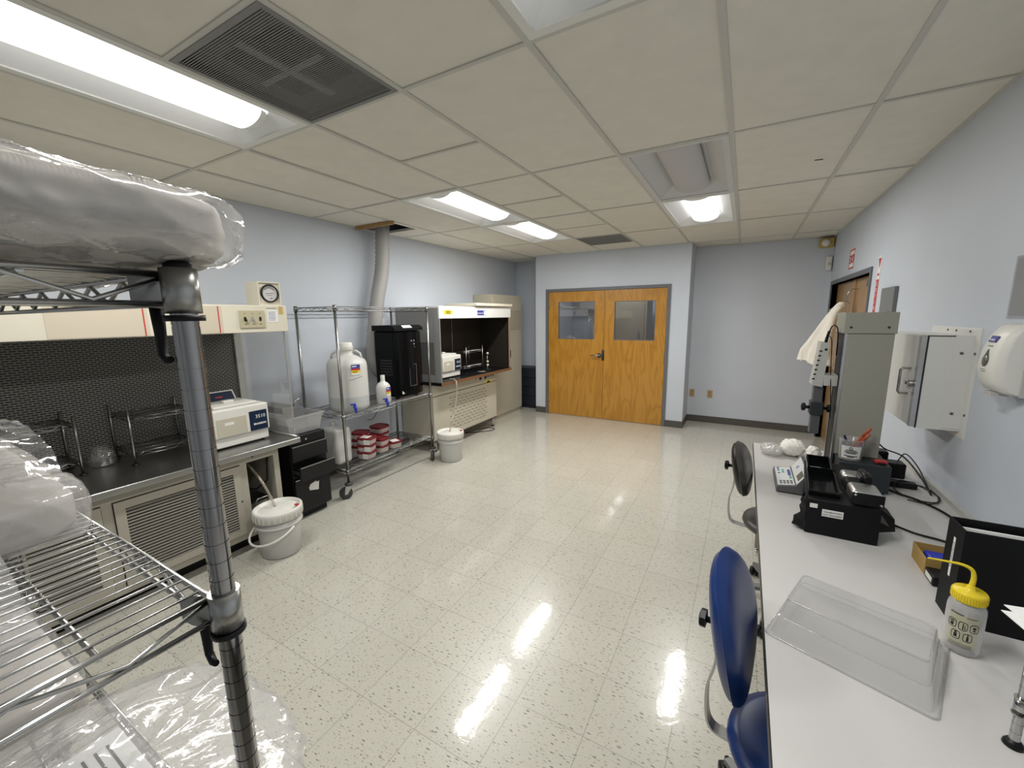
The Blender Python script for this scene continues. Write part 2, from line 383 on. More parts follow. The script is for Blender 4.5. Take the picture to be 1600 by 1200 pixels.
# baseboards
def baseb(name, boxes):
    b = MB()
    for a in boxes: b.box(*a)
    struct(name, b, 'base')
baseb('baseboard_back', [(BX1, XR - .008, YB - .008, YB, 0, .1)])
baseb('baseboard_closet', [(BX0, -2.885, BY - .008, BY, 0, .1), (-.945, BX1 + .008, BY - .008, BY, 0, .1), (BX1, BX1 + .008, BY, YB, 0, .1)])
baseb('baseboard_left', [(XL, XL + .008, YF, YB, 0, .1)])
baseb('baseboard_right', [(XR - .008, XR, YF, 4.70, 0, .1)])

# ------------------------------------------------------------------ ceiling grid, tiles, lights, vents
T = .6096; X0 = .47423; Y1 = 1.45848; DY = 1.22
xl = sorted([X0 - i * T for i in range(0, 7)]) ; xs = [XL] + xl + [XR]
ys = [YF] + [Y1 + j * DY for j in range(-2, 5)] + [YB]
def cname(i): return xs[i], xs[i + 1]
# column index: xs[1]=R ... ; lights occupy (Q,P)=(2,3) and (N,M)=(5,6)
iQ, iP, iN = 2, 3, 5
row = {j: ys.index(Y1 + j * DY) for j in range(-2, 5)}
lights = {(iQ, row[-1]), (iN, row[-1]), (iQ, row[1]), (iQ, row[2]), (iN, row[2]), (iN, row[1])}
half = {(iP, r) for r in range(len(ys) - 1)}
DUCT = (-3.735, -3.26, 3.19, 3.62)
b = MB(); g = 0.012
for i in range(len(xs) - 1):
    for j in range(len(ys) - 1):
        if (i, j) in lights: continue
        x0, x1, y0, y1 = xs[i], xs[i + 1], ys[j], ys[j + 1]
        segs = [(x0, x1, y0, y1)]
        if i == iP and y1 - y0 > 1: segs = [(x0, x1, y0, (y0 + y1) / 2), (x0, x1, (y0 + y1) / 2, y1)]
        if i == iP and j == row[-1]: segs = segs[:1]
        if i == iP and j == row[3]: segs = segs[1:] if len(segs) > 1 else segs
        if i == 0 and j == row[1]:
            segs = [(x0, x1, y0, DUCT[2]), (DUCT[1], x1, DUCT[2], DUCT[3]), (x0, x1, DUCT[3], y1)]
        for s in segs:
            dz = random.uniform(.004, .010)
            b.box(s[0], s[1], s[2], s[3], CE + dz, CE + .03)
b.use('tile'); b.use('ink'); b.face([(.315, 3.415, CE + .0035), (.36, 3.42, CE + .0035), (.365, 3.433, CE + .0035), (.318, 3.427, CE + .0035)])
# plenum lid above openings
struct('ceiling', b, 'tile')
b = MB(); b.box(XL, XR, YF, YB, CE + .28, CE + .3); struct('trim_3', b, 'plenum', 'dark space above the ceiling tiles')
b = MB(); w = .0125
for x in xl: b.box(x - w, x + w, YF, YB if not (BX0 < x < BX1) else BY, CE, CE + .012)
for y in ys[1:-1]:
    x = XL
    prev = XL
    for xx in xl + [XR]:
        if not (y > BY and prev >= BX0 - .2 and xx < BX1 + .2): b.box(prev + (w if prev > XL else 0), xx - (w if xx < XR else 0), y - w * .8, y + w * .8, CE + .0005, CE + .012)
        prev = xx
for j in range(len(ys) - 1):
    if ys[j + 1] - ys[j] > 1:
        ym = (ys[j] + ys[j + 1]) / 2; b.box(xs[iP] + w, xs[iP + 1] - w, ym - w * .8, ym + w * .8, CE + .0005, CE + .012)
b.box(XL, XL + .02, YF, YB, CE + .001, CE + .01); b.box(XR - .02, XR, YF, YB, CE + .001, CE + .01); b.box(BX1, XR, YB - .02, YB, CE + .001, CE + .01); b.box(XL, BX0, YB - .02, YB, CE + .001, CE + .01)
b.box(BX0, BX1, BY - .02, BY, CE + .001, CE + .01); b.box(BX1, BX1 + .02, BY, YB, CE + .001, CE + .01)
struct('trim_4', b, 'grid', 'light grey metal ceiling grid')

LAMPW = 9.6
def troffer(x0, x1, y0, y1, label, lit=True, name='ceiling_light', power=1.0):
    cx, cyy = (x0 + x1) / 2, (y0 + y1) / 2
    t = thing(name, label, 'ceiling light', (cx, cyy, CE), group='recessed ceiling troffers')
    x0 += .013; x1 -= .013; y0 += .011; y1 -= .011; f = .035; H = .085; rc = .145
    b = MB(t)          # frame: flange ring
    z = CE - .001; z2 = CE + .012
    b.box(x0, x1, y0, y0 + f, z, z2); b.box(x0, x1, y1 - f, y1, z, z2); b.box(x0, x0 + f, y0 + f, y1 - f, z, z2); b.box(x1 - f, x1, y0 + f, y1 - f, z, z2)
    b.done('frame', 'white' if lit else 'reflgrey', t)
    b = MB(t)          # sloped reflector pan
    a0, a1, c0, c1 = x0 + f, x1 - f, y0 + f, y1 - f; zz = CE + .006; zt = CE + H; e = .09
    q = [(a0, c0, zz), (a1, c0, zz), (a1, c1, zz), (a0, c1, zz)]; p = [(cx - rc, c0 + e, zt), (cx + rc, c0 + e, zt), (cx + rc, c1 - e, zt), (cx - rc, c1 - e, zt)]
    for k in range(4): b.face([q[k], q[(k + 1) % 4], p[(k + 1) % 4], p[k]])
    b.face(p)
    b.done('reflector', 'refl' if lit else 'reflgrey', t)
    b = MB(t)          # half round lens with rounded ends
    R = .125; rows = []
    ya, yb = c0 + .06, c1 - .06; n = 14
    for k in range(n + 1):
        a = PI * k / n; rows.append([(cx - R * math.cos(a), y, CE + .055 - .05 * math.sin(a)) for y in (ya + .04, yb - .04)])
    b.use('lamp' if lit else 'lensoff'); b.grid(rows)
    b.use('lampend' if lit else 'lensoff')
    for yy, sg in ((ya + .04, -1), (yb - .04, 1)):
        rr = []
        for k in range(n + 1):
            a = PI * k / n
            rr.append([(cx - R * math.cos(a) * math.cos(s * PI / 8 * 1.0) if s < 4 else cx, yy + sg * .07 * math.sin(s * PI / 8), CE + .055 - .05 * math.sin(a) * math.cos(s * PI / 8)) for s in range(5)])
        b.grid(rr)
    b.done('lens', 'lamp', t)
    if lit:
        ld = bpy.data.lights.new('tube_lamp', 'AREA'); ld.shape = 'RECTANGLE'; ld.size = .13; ld.size_y = yb - ya - .12; ld.energy = LAMPW * power; ld.color = (1.0, .985, .95)
        lo = bpy.data.objects.new('tube_lamp', ld); COL.objects.link(lo); lo.parent = t; lo.location = (0, 0, -.004)
    return t
yr = lambda j: (Y1 + j * DY, Y1 + (j + 1) * DY)
Q_, P_, N_, M_ = xs[iQ], xs[iP], xs[iN], xs[iN + 1]
troffer(Q_, P_, *yr(-1), 'long bright ceiling light nearest the camera at upper left', power=.8)
troffer(N_, M_, *yr(-1), 'bright ceiling light cut off by the top edge of the photo')
troffer(Q_, P_, *yr(1), 'lit ceiling light near the duct, nearer of two end to end')
troffer(Q_, P_, *yr(2), 'lit ceiling light farther of two end to end, toward double doors')
troffer(N_, M_, *yr(2), 'lit square-looking ceiling light in front of the double doors')
troffer(N_, M_, *yr(1), 'unlit grey ceiling light with dark centre strip', lit=False)

def vent(x0, x1, y0, y1, label, big):
    t = thing('ceiling_vent', label, 'vent', ((x0 + x1) / 2, (y0 + y1) / 2, CE), group='square ceiling vents')
    x0 += .012; x1 -= .012; y0 += .01; y1 -= .01
    b = MB(t); z = CE - .002; f = .02
    b.box(x0, x1, y0, y0 + f, z, z + .01); b.box(x0, x1, y1 - f, y1, z, z + .01); b.box(x0, x0 + f, y0 + f, y1 - f, z, z + .01); b.box(x1 - f, x1, y0 + f, y1 - f, z, z + .01)
    b.done('frame', 'ventlight', t)
    b = MB(t); n = 60 if big else 30
    for k in range(n):
        y = y0 + f + (k + .5) * (y1 - y0 - 2 * f) / n; h = (y1 - y0) / n * .2
        b.box(x0 + f, x1 - f, y - h, y + h, CE + .002, CE + .004)
    b.done('filter_mesh', 'vent', t)
    b = MB(t); b.box(x0, x1, y0, y1, CE + .045, CE + .05); cx, c = (x0 + x1) / 2, (y0 + y1) / 2
    b.done('back_plate', 'ventback', t)
    b = MB(t)
    for sx in (-1, 1):
        for sy_ in (-1, 1):
            b.box(cx + sx * .10 - .075, cx + sx * .10 + .075, c + sy_ * .09 - .07, c + sy_ * .09 + .07, CE + .040, CE + .044)
    b.done('damper_openings', 'ink', t)
    b = MB(t)
    b.box(cx - .02, cx + .02, c - .2, c + .2, CE + .016, CE + .024); b.box(cx - .19, cx - .02, c - .014, c + .014, CE + .018, CE + .024); b.box(cx + .02, cx + .19, c - .014, c + .014, CE + .018, CE + .024)
    b.done('damper_bars', 'lgrey', t)
vent(P_, xs[iP + 1], Y1 - DY / 2, Y1, 'large dark square return vent beside the nearest ceiling light', True)
vent(P_, xs[iP + 1], Y1 + 3 * DY, Y1 + 3.5 * DY, 'small-looking dark vent in the ceiling above the double doors', False)
b = MB(); b.box(-3.70, -3.17, 3.165, 3.20, CE - .03, CE + .006); tag(b.done('wooden_batten', 'brown'), 'brown wooden batten at the ceiling hole beside the flexible duct', 'batten')

# ------------------------------------------------------------------ double doors in the closet face
b = MB(); z0 = 0; fy0, fy1 = BY - .018, BY + .1
b.box(D0 - .045, D0, fy0, fy1, 0, DT + .045); b.box(D1, D1 + .045, fy0, fy1, 0, DT + .045); b.box(D0, D1, fy0, fy1, DT, DT + .045)
struct('trim_1', b, 'frame', 'grey metal frame around the double doors')
def leaf(name, x0, x1, wx0, wx1, wz0, wz1, label):
    b = MB(); y0, y1 = BY - .004, BY + .04; z0, z1 = .008, DT - .004
    b.box(x0, wx0, y0, y1, z0, z1); b.box(wx1, x1, y0, y1, z0, z1); b.box(wx0, wx1, y0, y1, z0, wz0); b.box(wx0, wx1, y0, y1, wz1, z1)
    o = struct(name, b, 'door', label)
    b = MB(); s = .008
    for a in ((wx0, wx1, wz0, wz0 + s), (wx0, wx1, wz1 - s, wz1), (wx0, wx0 + s, wz0 + s, wz1 - s), (wx1 - s, wx1, wz0 + s, wz1 - s)): b.box(a[0], a[1], y0 + .004, y1 - .006, a[2], a[3])
    b.done('glazing_bead', 'frame', o)
    b = MB(); b.box(wx0 + s, wx1 - s, y0 + .016, y0 + .021, wz0 + s, wz1 - s); b.done('window_pane', 'glass', o)
    return o
dm = -1.90
dL = leaf('door_1', D0 + .004, dm - .003, -2.67, -2.055, 1.275, 1.872, 'left orange oak door with square window and lever')
dR = leaf('door_2', dm + .003, D1 - .004, -1.745, -1.14, 1.272, 1.86, 'right orange oak door with square window')
b = MB(); b.box(-1.925, -1.885, BY - .012, BY - .003, .95, 1.12); b.done('latch_guard', 'chrome', dR)
b = MB(); b.cyl((-1.965, BY - .004, 1.03), (-1.965, BY - .028, 1.03), .034); b.tube([(-1.965, BY - .02, 1.03), (-1.965, BY - .06, 1.03), (-1.99, BY - .065, 1.03), (-2.09, BY - .062, 1.025)], [.012, .012, .012, .009], 10); b.cyl((-1.935, BY - .004, 1.03), (-1.935, BY - .03, 1.03), .016)
b.done('lever_handle', 'chrome', dL)
for xh, d_ in ((D0 + .002, dL), (D1 - .002, dR)):
    for zh in (.25, 1.05, 1.82):
        b = MB(); b.cyl((xh, BY - .008, zh - .05), (xh, BY - .008, zh + .05), .007, 10); b.done('hinge', 'frame', d_)
# right wall door
b = MB(); b.box(XR - .012, XR + .15, RY0 - .045, RY0, 0, RT_ + .045); b.box(XR - .012, XR + .15, RY1, RY1 + .045, 0, RT_ + .045); b.box(XR - .012, XR + .15, RY0, RY1, RT_, RT_ + .045)
struct('trim_2', b, 'frame', 'grey metal frame of the right wall door')
b = MB(); b.box(XR + .06, XR + .105, RY0 + .003, 5.68, .008, RT_ - .003); d3 = struct('door_3', b, 'door2', 'near oak door leaf in the right wall')
b = MB(); b.box(XR + .03, XR + .06, RY0 + .06, RY0 + .28, RT_ - .11, RT_ - .05); b.done('door_closer', 'midgrey', d3)
b = MB(); b.box(XR + .045, XR + .06, 4.84, 4.95, 1.62, 1.68); b.done('door_bracket', 'black', d3)
b = MB(); b.box(XR + .06, XR + .105, 5.686, RY1 - .003, .008, RT_ - .003); d4 = struct('door_4', b, 'door2', 'far oak door leaf in the right wall')
b = MB(); b.box(XR + .048, XR + .06, 5.60, 5.686, .008, RT_ - .003); b.done('astragal_strip', 'door2', d4)
# items behind the closet door glass
t = thing('storage_cabinet', 'beige metal cabinet seen through the right door window', 'cabinet', (-1.75, 7.6, 0))
b = MB(t); b.box(-2.35, -1.53, 7.6, 8.1, 0, 2.0); b.done('body', 'beige', t); b = MB(t); b.box(-1.575, -1.57, 7.597, 7.6, 0, 2.0); b.tube([(-1.66, 7.6, 1.24), (-1.66, 7.56, 1.26), (-1.66, 7.56, 1.34), (-1.66, 7.6, 1.36)], .01, 8); b.done('door_handle', 'chrome', t)
t = thing('wall_heater', 'pale vented box seen through the left door window', 'heater', (-2.75, 8.38, 1.7))
b = MB(t); b.box(-3.05, -2.4, 8.28, 8.5, 1.78, 2.06, .01); b.done('housing', 'lgrey', t); b = MB(t)
for k in range(5): b.box(-2.62, -2.46, 8.272, 8.281, 1.83 + k * .03, 1.84 + k * .03)
b.done('grille', 'ink', t)
ld = bpy.data.lights.new('closet_fill', 'AREA'); ld.energy = 14; ld.size = .6; lo = bpy.data.objects.new('closet_fill', ld); COL.objects.link(lo); lo.location = (-1.9, 7.3, 2.66)  # unseen light added to dimly light the room behind the door glass

# ------------------------------------------------------------------ wall fittings
for x, l in ((-.641, 'tan wall outlet nearest the closet corner, low on the back wall'), (-.389, 'tan wall outlet farther right on the back wall')):
    t = thing('wall_outlet', l, 'outlet', (x, YB, .447), group='tan wall outlets')
    b = MB(t); b.box(x - .036, x + .036, YB - .007, YB, .388, .506, .003); b.done('cover_plate', 'outlet', t)
    for dz in (-.022, .022):
        b = MB(t); b.box(x - .016, x + .016, YB - .0095, YB - .006, .447 + dz - .013, .447 + dz + .013); b.box(x - .008, x - .005, YB - .0105, YB - .009, .447 + dz - .005, .447 + dz + .005); b.done('socket', 'brown', t)
t = thing('emergency_light', 'yellowed emergency light with white lamp high in right corner', 'emergency light', (.86, YB, 2.55))
b = MB(t); b.box(.77, .925, YB - .07, YB + .003, 2.48, 2.60, .012); b.done('housing', mat('yellowed plastic', (.5, .36, .1), .5), t)
b = MB(t); b.lathe([(.045, 0), (.043, .03), (.03, .045), (.0, .05)], (.835, YB - .07, 2.535), 18, axis=(-.3, -1, -.1), cap=False); b.done('lamp_head', 'wplastic', t)
t = thing('motion_sensor', 'small white motion sensor in the corner below the emergency light', 'sensor', (.89, YB - .03, 2.2))
b = MB(t); b.box(.862, .922, YB - .06, YB, 2.19, 2.37, .012); b.done('case', 'wplastic', t); b = MB(t); b.lathe([(.02, 0), (.017, .012), (.0, .016)], (.892, YB - .06, 2.27), 14, axis=(0, -1, 0), cap=False); b.done('sensor_window', 'lgrey', t)
def rwall_sign(name, label, y0, y1, z0, z1, m):
    t = thing(name, label, 'sign', (XR, (y0 + y1) / 2, z0)); b = MB(t); b.box(XR - .003, XR, y0, y1, z0, z1); b.done('sign_plate', m, t); return t
t = rwall_sign('exit_sign', 'small red and white exit sign above right wall door frame', 5.50, 5.74, 2.10, 2.31, 'labwhite')
b = MB(t)
for a in ((5.505, 5.735, 2.29, 2.305), (5.505, 5.735, 2.105, 2.12), (5.505, 5.52, 2.12, 2.29), (5.72, 5.735, 2.12, 2.29)): b.box(XR - .0045, XR - .003, *a)
b.done('red_border', 'labred', t)
text('EXIT', .115, t, 'lettering', 'labred', (XR - .0045, 5.62, 2.165), (0, -1, 0), (0, 0, 1), align='CENTER', bold=.003)
t = rwall_sign('fire_sign', 'tall narrow red and white fire extinguisher strip sign', 4.462, 4.552, 1.30, 2.11, 'labwhite')
b = MB(t); b.box(XR - .0045, XR - .003, 4.472, 4.542, 1.31, 1.92); b.prism([(XR - .003, 4.472, 2.09), (XR - .003, 4.542, 2.09), (XR - .003, 4.507, 2.01)], (-.0015, 0, 0)); b.done('red_panel', 'labred', t)
text('FIRE', .028, t, 'lettering', 'labred', (XR - .0045, 4.507, 1.95), (0, -1, 0), (0, 0, 1), align='CENTER')
for k, ch in enumerate('EXTINGUISHER'):
    text(ch, .05, t, 'letter', 'labwhite', (XR - .0055, 4.507, 1.865 - k * .049), (0, -1, 0), (0, 0, 1), align='CENTER')
t = thing('electrical_panel', 'grey electrical panel on the right wall behind the test stand', 'panel', (XR, 4.09, 1.05))
b = MB(t); b.box(XR - .025, XR + .003, 3.93, 4.25, 1.05, 1.835, .003); b.done('trim_plate', 'panelgrey', t)
b = MB(t); b.box(XR - .031, XR - .025, 3.99, 4.19, 1.15, 1.66); b.done('panel_door', 'panelgrey', t)
b = MB(t); b.box(XR - .036, XR - .031, 4.03, 4.07, 1.53, 1.6); b.done('panel_latch', 'black', t)
# white wall cabinet
t = thing('wall_cabinet', 'white metal wall cabinet with U-shaped pull and long hinge', 'cabinet', (.85, 2.86, 1.1))
cx0, ca, cb_, cz0, cz1 = .772, 2.70, 3.18, 1.085, 1.542
b = MB(t); b.box(cx0, XR, ca, cb_, cz0, cz1); b.done('box', 'white', t)
b = MB(t); b.box(XR - .004, XR, ca - .055, cb_ + .03, cz0 - .03, cz1 + .035); b.box(.868, XR - .004, ca - .004, ca, cz0 + .01, cz1 - .004); b.done('mounting_flange', 'white', t)
b = MB(t); b.box(cx0 - .016, cx0 - .001, ca + .002, cb_ - .012, cz0 + .004, cz1 - .004); dr = b.done('cabinet_door', 'white', t)
b = MB(t); b.box(cx0 - .02, cx0 - .001, ca - .002, ca + .03, cz0 + .004, cz1 - .004); b.done('door_edge_channel', 'alu', t)
b = MB(t); b.box(cx0 - .0008, cx0 + .006, ca - .0015, ca - .0002, cz0, cz1); b.box(cx0 + .006, .868, ca - .0015, ca - .0002, cz1 - .005, cz1); b.done('door_gap', 'ink', t)
b = MB(t); b.tube([(cx0 - .016, 2.80, 1.37), (cx0 - .05, 2.80, 1.37), (cx0 - .055, 2.80, 1.36), (cx0 - .055, 2.80, 1.25), (cx0 - .05, 2.80, 1.24), (cx0 - .016, 2.80, 1.24)], .006, 8); b.done('pull_handle', 'chrome', t)
b = MB(t); b.cyl((cx0 - .016, 2.745, 1.30), (cx0 - .035, 2.745, 1.30), .016); b.box(cx0 - .04, cx0 - .03, 2.735, 2.79, 1.292, 1.308); b.done('turn_latch', 'chrome', t)
b = MB(t); b.cyl((cx0 - .018, cb_ - .004, cz0), (cx0 - .018, cb_ - .004, cz1), .007, 8)
for k in range(12): b.cyl((cx0 - .018, cb_ - .004, cz0 + .02 + k * .036), (cx0 - .018, cb_ - .004, cz0 + .03 + k * .036), .009, 8)
b.done('piano_hinge', 'alu', t)
for yy, zz in ((ca - .03, 1.46), (ca - .03, 1.17)):
    b = MB(t); b.lathe([(.007, 0), (.006, .003), (0, .005)], (XR - .004, yy, zz), 10, axis=(-1, 0, 0), cap=False); b.lathe([(.007, 0), (.006, .003), (0, .005)], (.895, ca - .004, zz), 10, axis=(0, -1, 0), cap=False); b.done('screw', 'midgrey', t)
for yy in (2.75, 2.9, 3.0): 
    b = MB(t); b.lathe([(.006, 0), (.005, .003), (0, .005)], (XR - .004, yy, cz1 + .018), 10, axis=(-1, 0, 0), cap=False); b.done('screw', 'midgrey', t)
# soap dispenser
t = thing('soap_dispenser', 'white wall soap dispenser with grey drop window', 'dispenser', (XR, 2.29, 1.34))
b = MB(t)
prof = [(XR, 1.60), (.90, 1.605), (.874, 1.595), (.852, 1.56), (.834, 1.50), (.828, 1.44), (.837, 1.385), (.858, 1.35), (.888, 1.338), (XR, 1.338)]
rows = []
for k, (yy, sc) in enumerate(((2.362, .72), (2.356, .93), (2.345, 1.0), (2.235, 1.0), (2.224, .93), (2.218, .72))):
    rows.append([(XR - (XR - px_) * sc, yy, 1.47 + (pz_ - 1.47) * (.97 if sc < .8 else 1)) for px_, pz_ in prof])
b.grid(rows); b.face(rows[0]); b.face(rows[-1]); b.done('housing', 'wplastic', t)
b = MB(t); b.lathe([(.0, 0.006), (.021, .004), (.024, .0)], (.8315, 2.292, 1.462), 18, axis=(-1, 0, .06), cap=False); b.prism([(.8315, 2.27, 1.468), (.8315, 2.314, 1.468), (.836, 2.292, 1.508)], (-.004, 0, 0)); b.done('drop_window', 'screen', t)
b = MB(t); b.prism([(.8435, 2.275, 1.535), (.8435, 2.325, 1.535), (.851, 2.318, 1.558), (.851, 2.268, 1.558)], (-.004, 0, .002)); b.done('brand_badge', 'labblue', t)
text('PURELL', .012, t, 'lettering', 'labwhite', (.8405, 2.318, 1.541), (0, -1, 0), (.3, 0, 1), depth=.0004)
b = MB(t); b.box(.8365, .841, 2.28, 2.312, 1.52, 1.5225); b.box(.8285, .832, 2.28, 2.316, 1.428, 1.4305); b.box(.8295, .833, 2.283, 2.313, 1.42, 1.422); b.done('printed_lines', 'greyink', t)
b = MB(t); b.box(XR - .03, XR, 2.21, 2.366, 1.335, 1.605); b.done('back_plate', 'lgrey', t)
b = MB(t); b.box(.85, .90, 2.265, 2.32, 1.33, 1.345); b.done('nozzle', 'lgrey', t)
t = thing('sign_holder', 'clear plastic sleeve with grey sheet at the right photo edge', 'sign holder', (XR, 2.38, 1.62))
b = MB(t); b.box(XR - .0025, XR, 2.25, 2.463, 1.635, 1.86); b.done('sheet', mat('grey insert sheet', (.42, .42, .42), .4), t)
b = MB(t); b.box(XR - .004, XR - .0026, 2.24, 2.472, 1.622, 1.87); b.done('sleeve', 'acrylic', t)

# ================================================================== helpers for wire goods
def wire_shelf(root, x0, x1, y0, y1, z, along='y', n=24, rw=.002, rr=.0035, drop=.03, zig=.055, name='wire_shelf', m='wire', supports=2, only_frame=False):
    """shelf with two-rail zigzag edge; surface wires run parallel to `along`"""
    b = MB(root)
    def rail(p, q):
        p, q = Vector(p), Vector(q); L = (q - p).length; k = max(2, int(L / zig)); dz = Vector((0, 0, -drop))
        b.tube([p, q], rr, 8); b.tube([p + dz, q + dz], rr, 8)
        pts = []
        for i in range(k + 1):
            c = p + (q - p) * (i / k); pts.append(c + dz * (.12 if i % 2 else .88))
        b.tube(pts, rr * .72, 6)
    rail((x0, y0, z), (x1, y0, z)); rail((x0, y1, z), (x1, y1, z)); rail((x0, y0, z), (x0, y1, z)); rail((x1, y0, z), (x1, y1, z))
    if not only_frame:
        for i in range(1, n):
            if along == 'y': x = x0 + (x1 - x0) * i / n; b.tube([(x, y0, z + rw), (x, y1, z + rw)], rw, 6)
            else: y = y0 + (y1 - y0) * i / n; b.tube([(x0, y, z + rw), (x1, y, z + rw)], rw, 6)
        for k in range(supports):
            f = (k + 1) / (supports + 1)
            if along == 'y': y = y0 + (y1 - y0) * f; b.tube([(x0, y, z - rr), (x1, y, z - rr)], rr * .9, 6)
            else: x = x0 + (x1 - x0) * f; b.tube([(x, y0, z - rr), (x, y1, z - rr)], rr * .9, 6)
    return b.done(name, m, root)

def grooved_post(root, x, y, z0, z1, r, pitch=.0254, name='post', cap='black', seg=18, m='chrome'):
    b = MB(root); k = math.ceil(z0 / pitch); zz = z0; g = pitch * .035
    cuts = []
    while k * pitch < z1 - .004:
        if k * pitch - z0 > .003: cuts.append(k * pitch)
        k += 1
    for c in cuts + [z1]:
        e = c - g if c != z1 else z1
        b.lathe([(r, zz - z0), (r, e - z0)], (x, y, z0), seg, cap=False)
        if c != z1: b.lathe([(r * .955, e - z0 - g), (r * .955, e - z0 + 3 * g)], (x, y, z0), seg, cap=False)
        zz = c + g
    b.lathe([(r * .95, 0), (r * .95, z1 - z0)], (x, y, z0), seg)
    o = b.done(name, m, root)
    if cap:
        b = MB(root); b.lathe([(r * 1.02, 0), (r * 1.02, .008), (r * .8, .012)], (x, y, z1), seg); b.done('cap', cap, o)
    return o

# ------------------------------------------------------------------ near shelving unit at the left edge
PX, PY = -.583, .237
sx0, sx1, sy0, sy1 = -1.803, PX, -.222, PY
t = thing('shelving_unit', 'tall chrome wire shelving unit in left foreground holding bagged packages', 'shelves', ((sx0 + sx1) / 2, (sy0 + sy1) / 2, 0))
for x, y in ((sx1, sy1), (sx0, sy1), (sx1, sy0), (sx0, sy0)):
    grooved_post(t, x, y, .02, 1.713, .0137, m='chromedark')
    b = MB(t); b.lathe([(.02, 0), (.02, .01), (.012, .02)], (x, y, 0), 14); b.done('foot', 'black', t)
i_ = .012
for z, nm in ((1.71, 'top'), (1.292, 'mid'), (.85, 'low'), (.36, 'bottom')):
    wire_shelf(t, sx0 + i_, sx1 - i_, sy0 + i_, sy1 - i_, z, 'y', 50, .0021, .0038, .034, .075 if nm != 'top' else .055, supports=3)
    for x, y, ux, uy in ((sx1, sy1, -1, -1), (sx0, sy1, 1, -1), (sx1, sy0, -1, 1), (sx0, sy0, 1, 1)):
        b = MB(t); b.lathe([(.0185, 0), (.0185, .052)], (x, y, z - .045), 20); b.done('collar', 'steel', t)
        b = MB(t); b.lathe([(.0205, 0), (.0205, .007)], (x, y, z - .054), 20)
        d = Vector((ux * .7, uy * .7, 0)); p = Vector((x, y, z - .02)) + d * .03
        gus = p
        q = Vector((x, y, z - .035)) + Vector((ux * .038, uy * .012, 0)); hk = Vector((-ux * .9, .1 * uy, 0)).normalized()
        b.tube([q, q + Vector((0, 0, -.03)), q + Vector((0, 0, -.06)), q + Vector((0, 0, -.068)) + hk * .012, q + Vector((0, 0, -.064)) + hk * .024], [.008, .0065, .0055, .005, .004], 8)
        b.done('release_lever', 'black', t)
        b = MB(t); b.lathe([(.016, -.004), (.017, 0), (.016, .004)], gus, 18, axis=(uy * .7, -ux * .7, 0)); b.prism([(x + ux * .012, y, z), (x + ux * .045, y + uy * .03, z), (x + ux * .045, y + uy * .03, z - .036), (x + ux * .012, y, z - .04)], (0, uy * .003, 0)); b.done('corner_gusset', 'steel', t)

_wd = [Vector((random.gauss(0, 1), random.gauss(0, 1), random.gauss(0, 1))).normalized() for _ in range(6)]
def wrinkle(p, s, amp):
    """crumpled-film displacement: sharp straight creases in several directions"""
    p = Vector(p) * s; q = p * .5; v = 0
    for k, n in enumerate(_wd):
        f = (p.dot(n) * (1.0 + .35 * k) + 1.6 * noise.noise(q + Vector((k * 5.1, k, 2)))) % 1.0
        tri = abs(2 * f - 1); v += (tri ** 3) * (.55 + .45 * noise.noise(q * 1.3 + Vector((k, 8, k * 3))))
    return amp * (v * .42 + .45 * noise.noise(p * .6 + Vector((1, 9, 4))))

def blob_rows(c, h, ex=.35, ez=.5, nu=170, nv=72, s=14, amp=.012, seed=0, flat_bottom=True):
    """rounded-box (superellipsoid) surface with folds, flattened underneath"""
    c = Vector(c); rows = []
    def se(a, e):          # point on a superellipse at polar angle a
        x, y = math.cos(a), math.sin(a); r = (abs(x) ** (2 / e) + abs(y) ** (2 / e)) ** (-e / 2); return r * x, r * y
    for j in range(nv + 1):
        v = -PI / 2 + PI * j / nv; row = []; cv, sv = se(v, ez)
        for i in range(nu):
            cu, su = se(2 * PI * i / nu, ex)
            p = Vector((h[0] * cv * cu, h[1] * cv * su, h[2] * sv))
            n = Vector((p.x / h[0] ** 2, p.y / h[1] ** 2, p.z / h[2] ** 2)).normalized()
            d = wrinkle(c + p + Vector((seed, 0, 0)), s, amp)
            q = c + p + n * d
            if flat_bottom and q.z < c.z - h[2]: q.z = c.z - h[2]
            row.append(q)
        rows.append(row)
    return rows

def bag(name, label, c, h, inner, m='film', imat='pack', seed=0, amp=.012, s=14, ex=.35, ez=.5, cat='bag', group='bagged packages on the shelving unit', holder=None):
    t = thing(name, label, cat, (c[0], c[1], c[2] - h[2]), group=group)
    b = MB(t); b.grid(blob_rows(c, h, ex, ez, 420, 100, s=s, amp=amp, seed=seed), closed=True); b.done('plastic_film', m, t)
    if inner:
        k, dz = inner
        b = MB(t); b.grid(blob_rows((c[0] + dz[0], c[1] + dz[1], c[2] + dz[2]), (h[0] * k[0], h[1] * k[1], h[2] * k[2]), .25, .4, 300, 80, 9, .008, seed + 3), closed=True); b.done('packed_contents', imat, t)
    return t
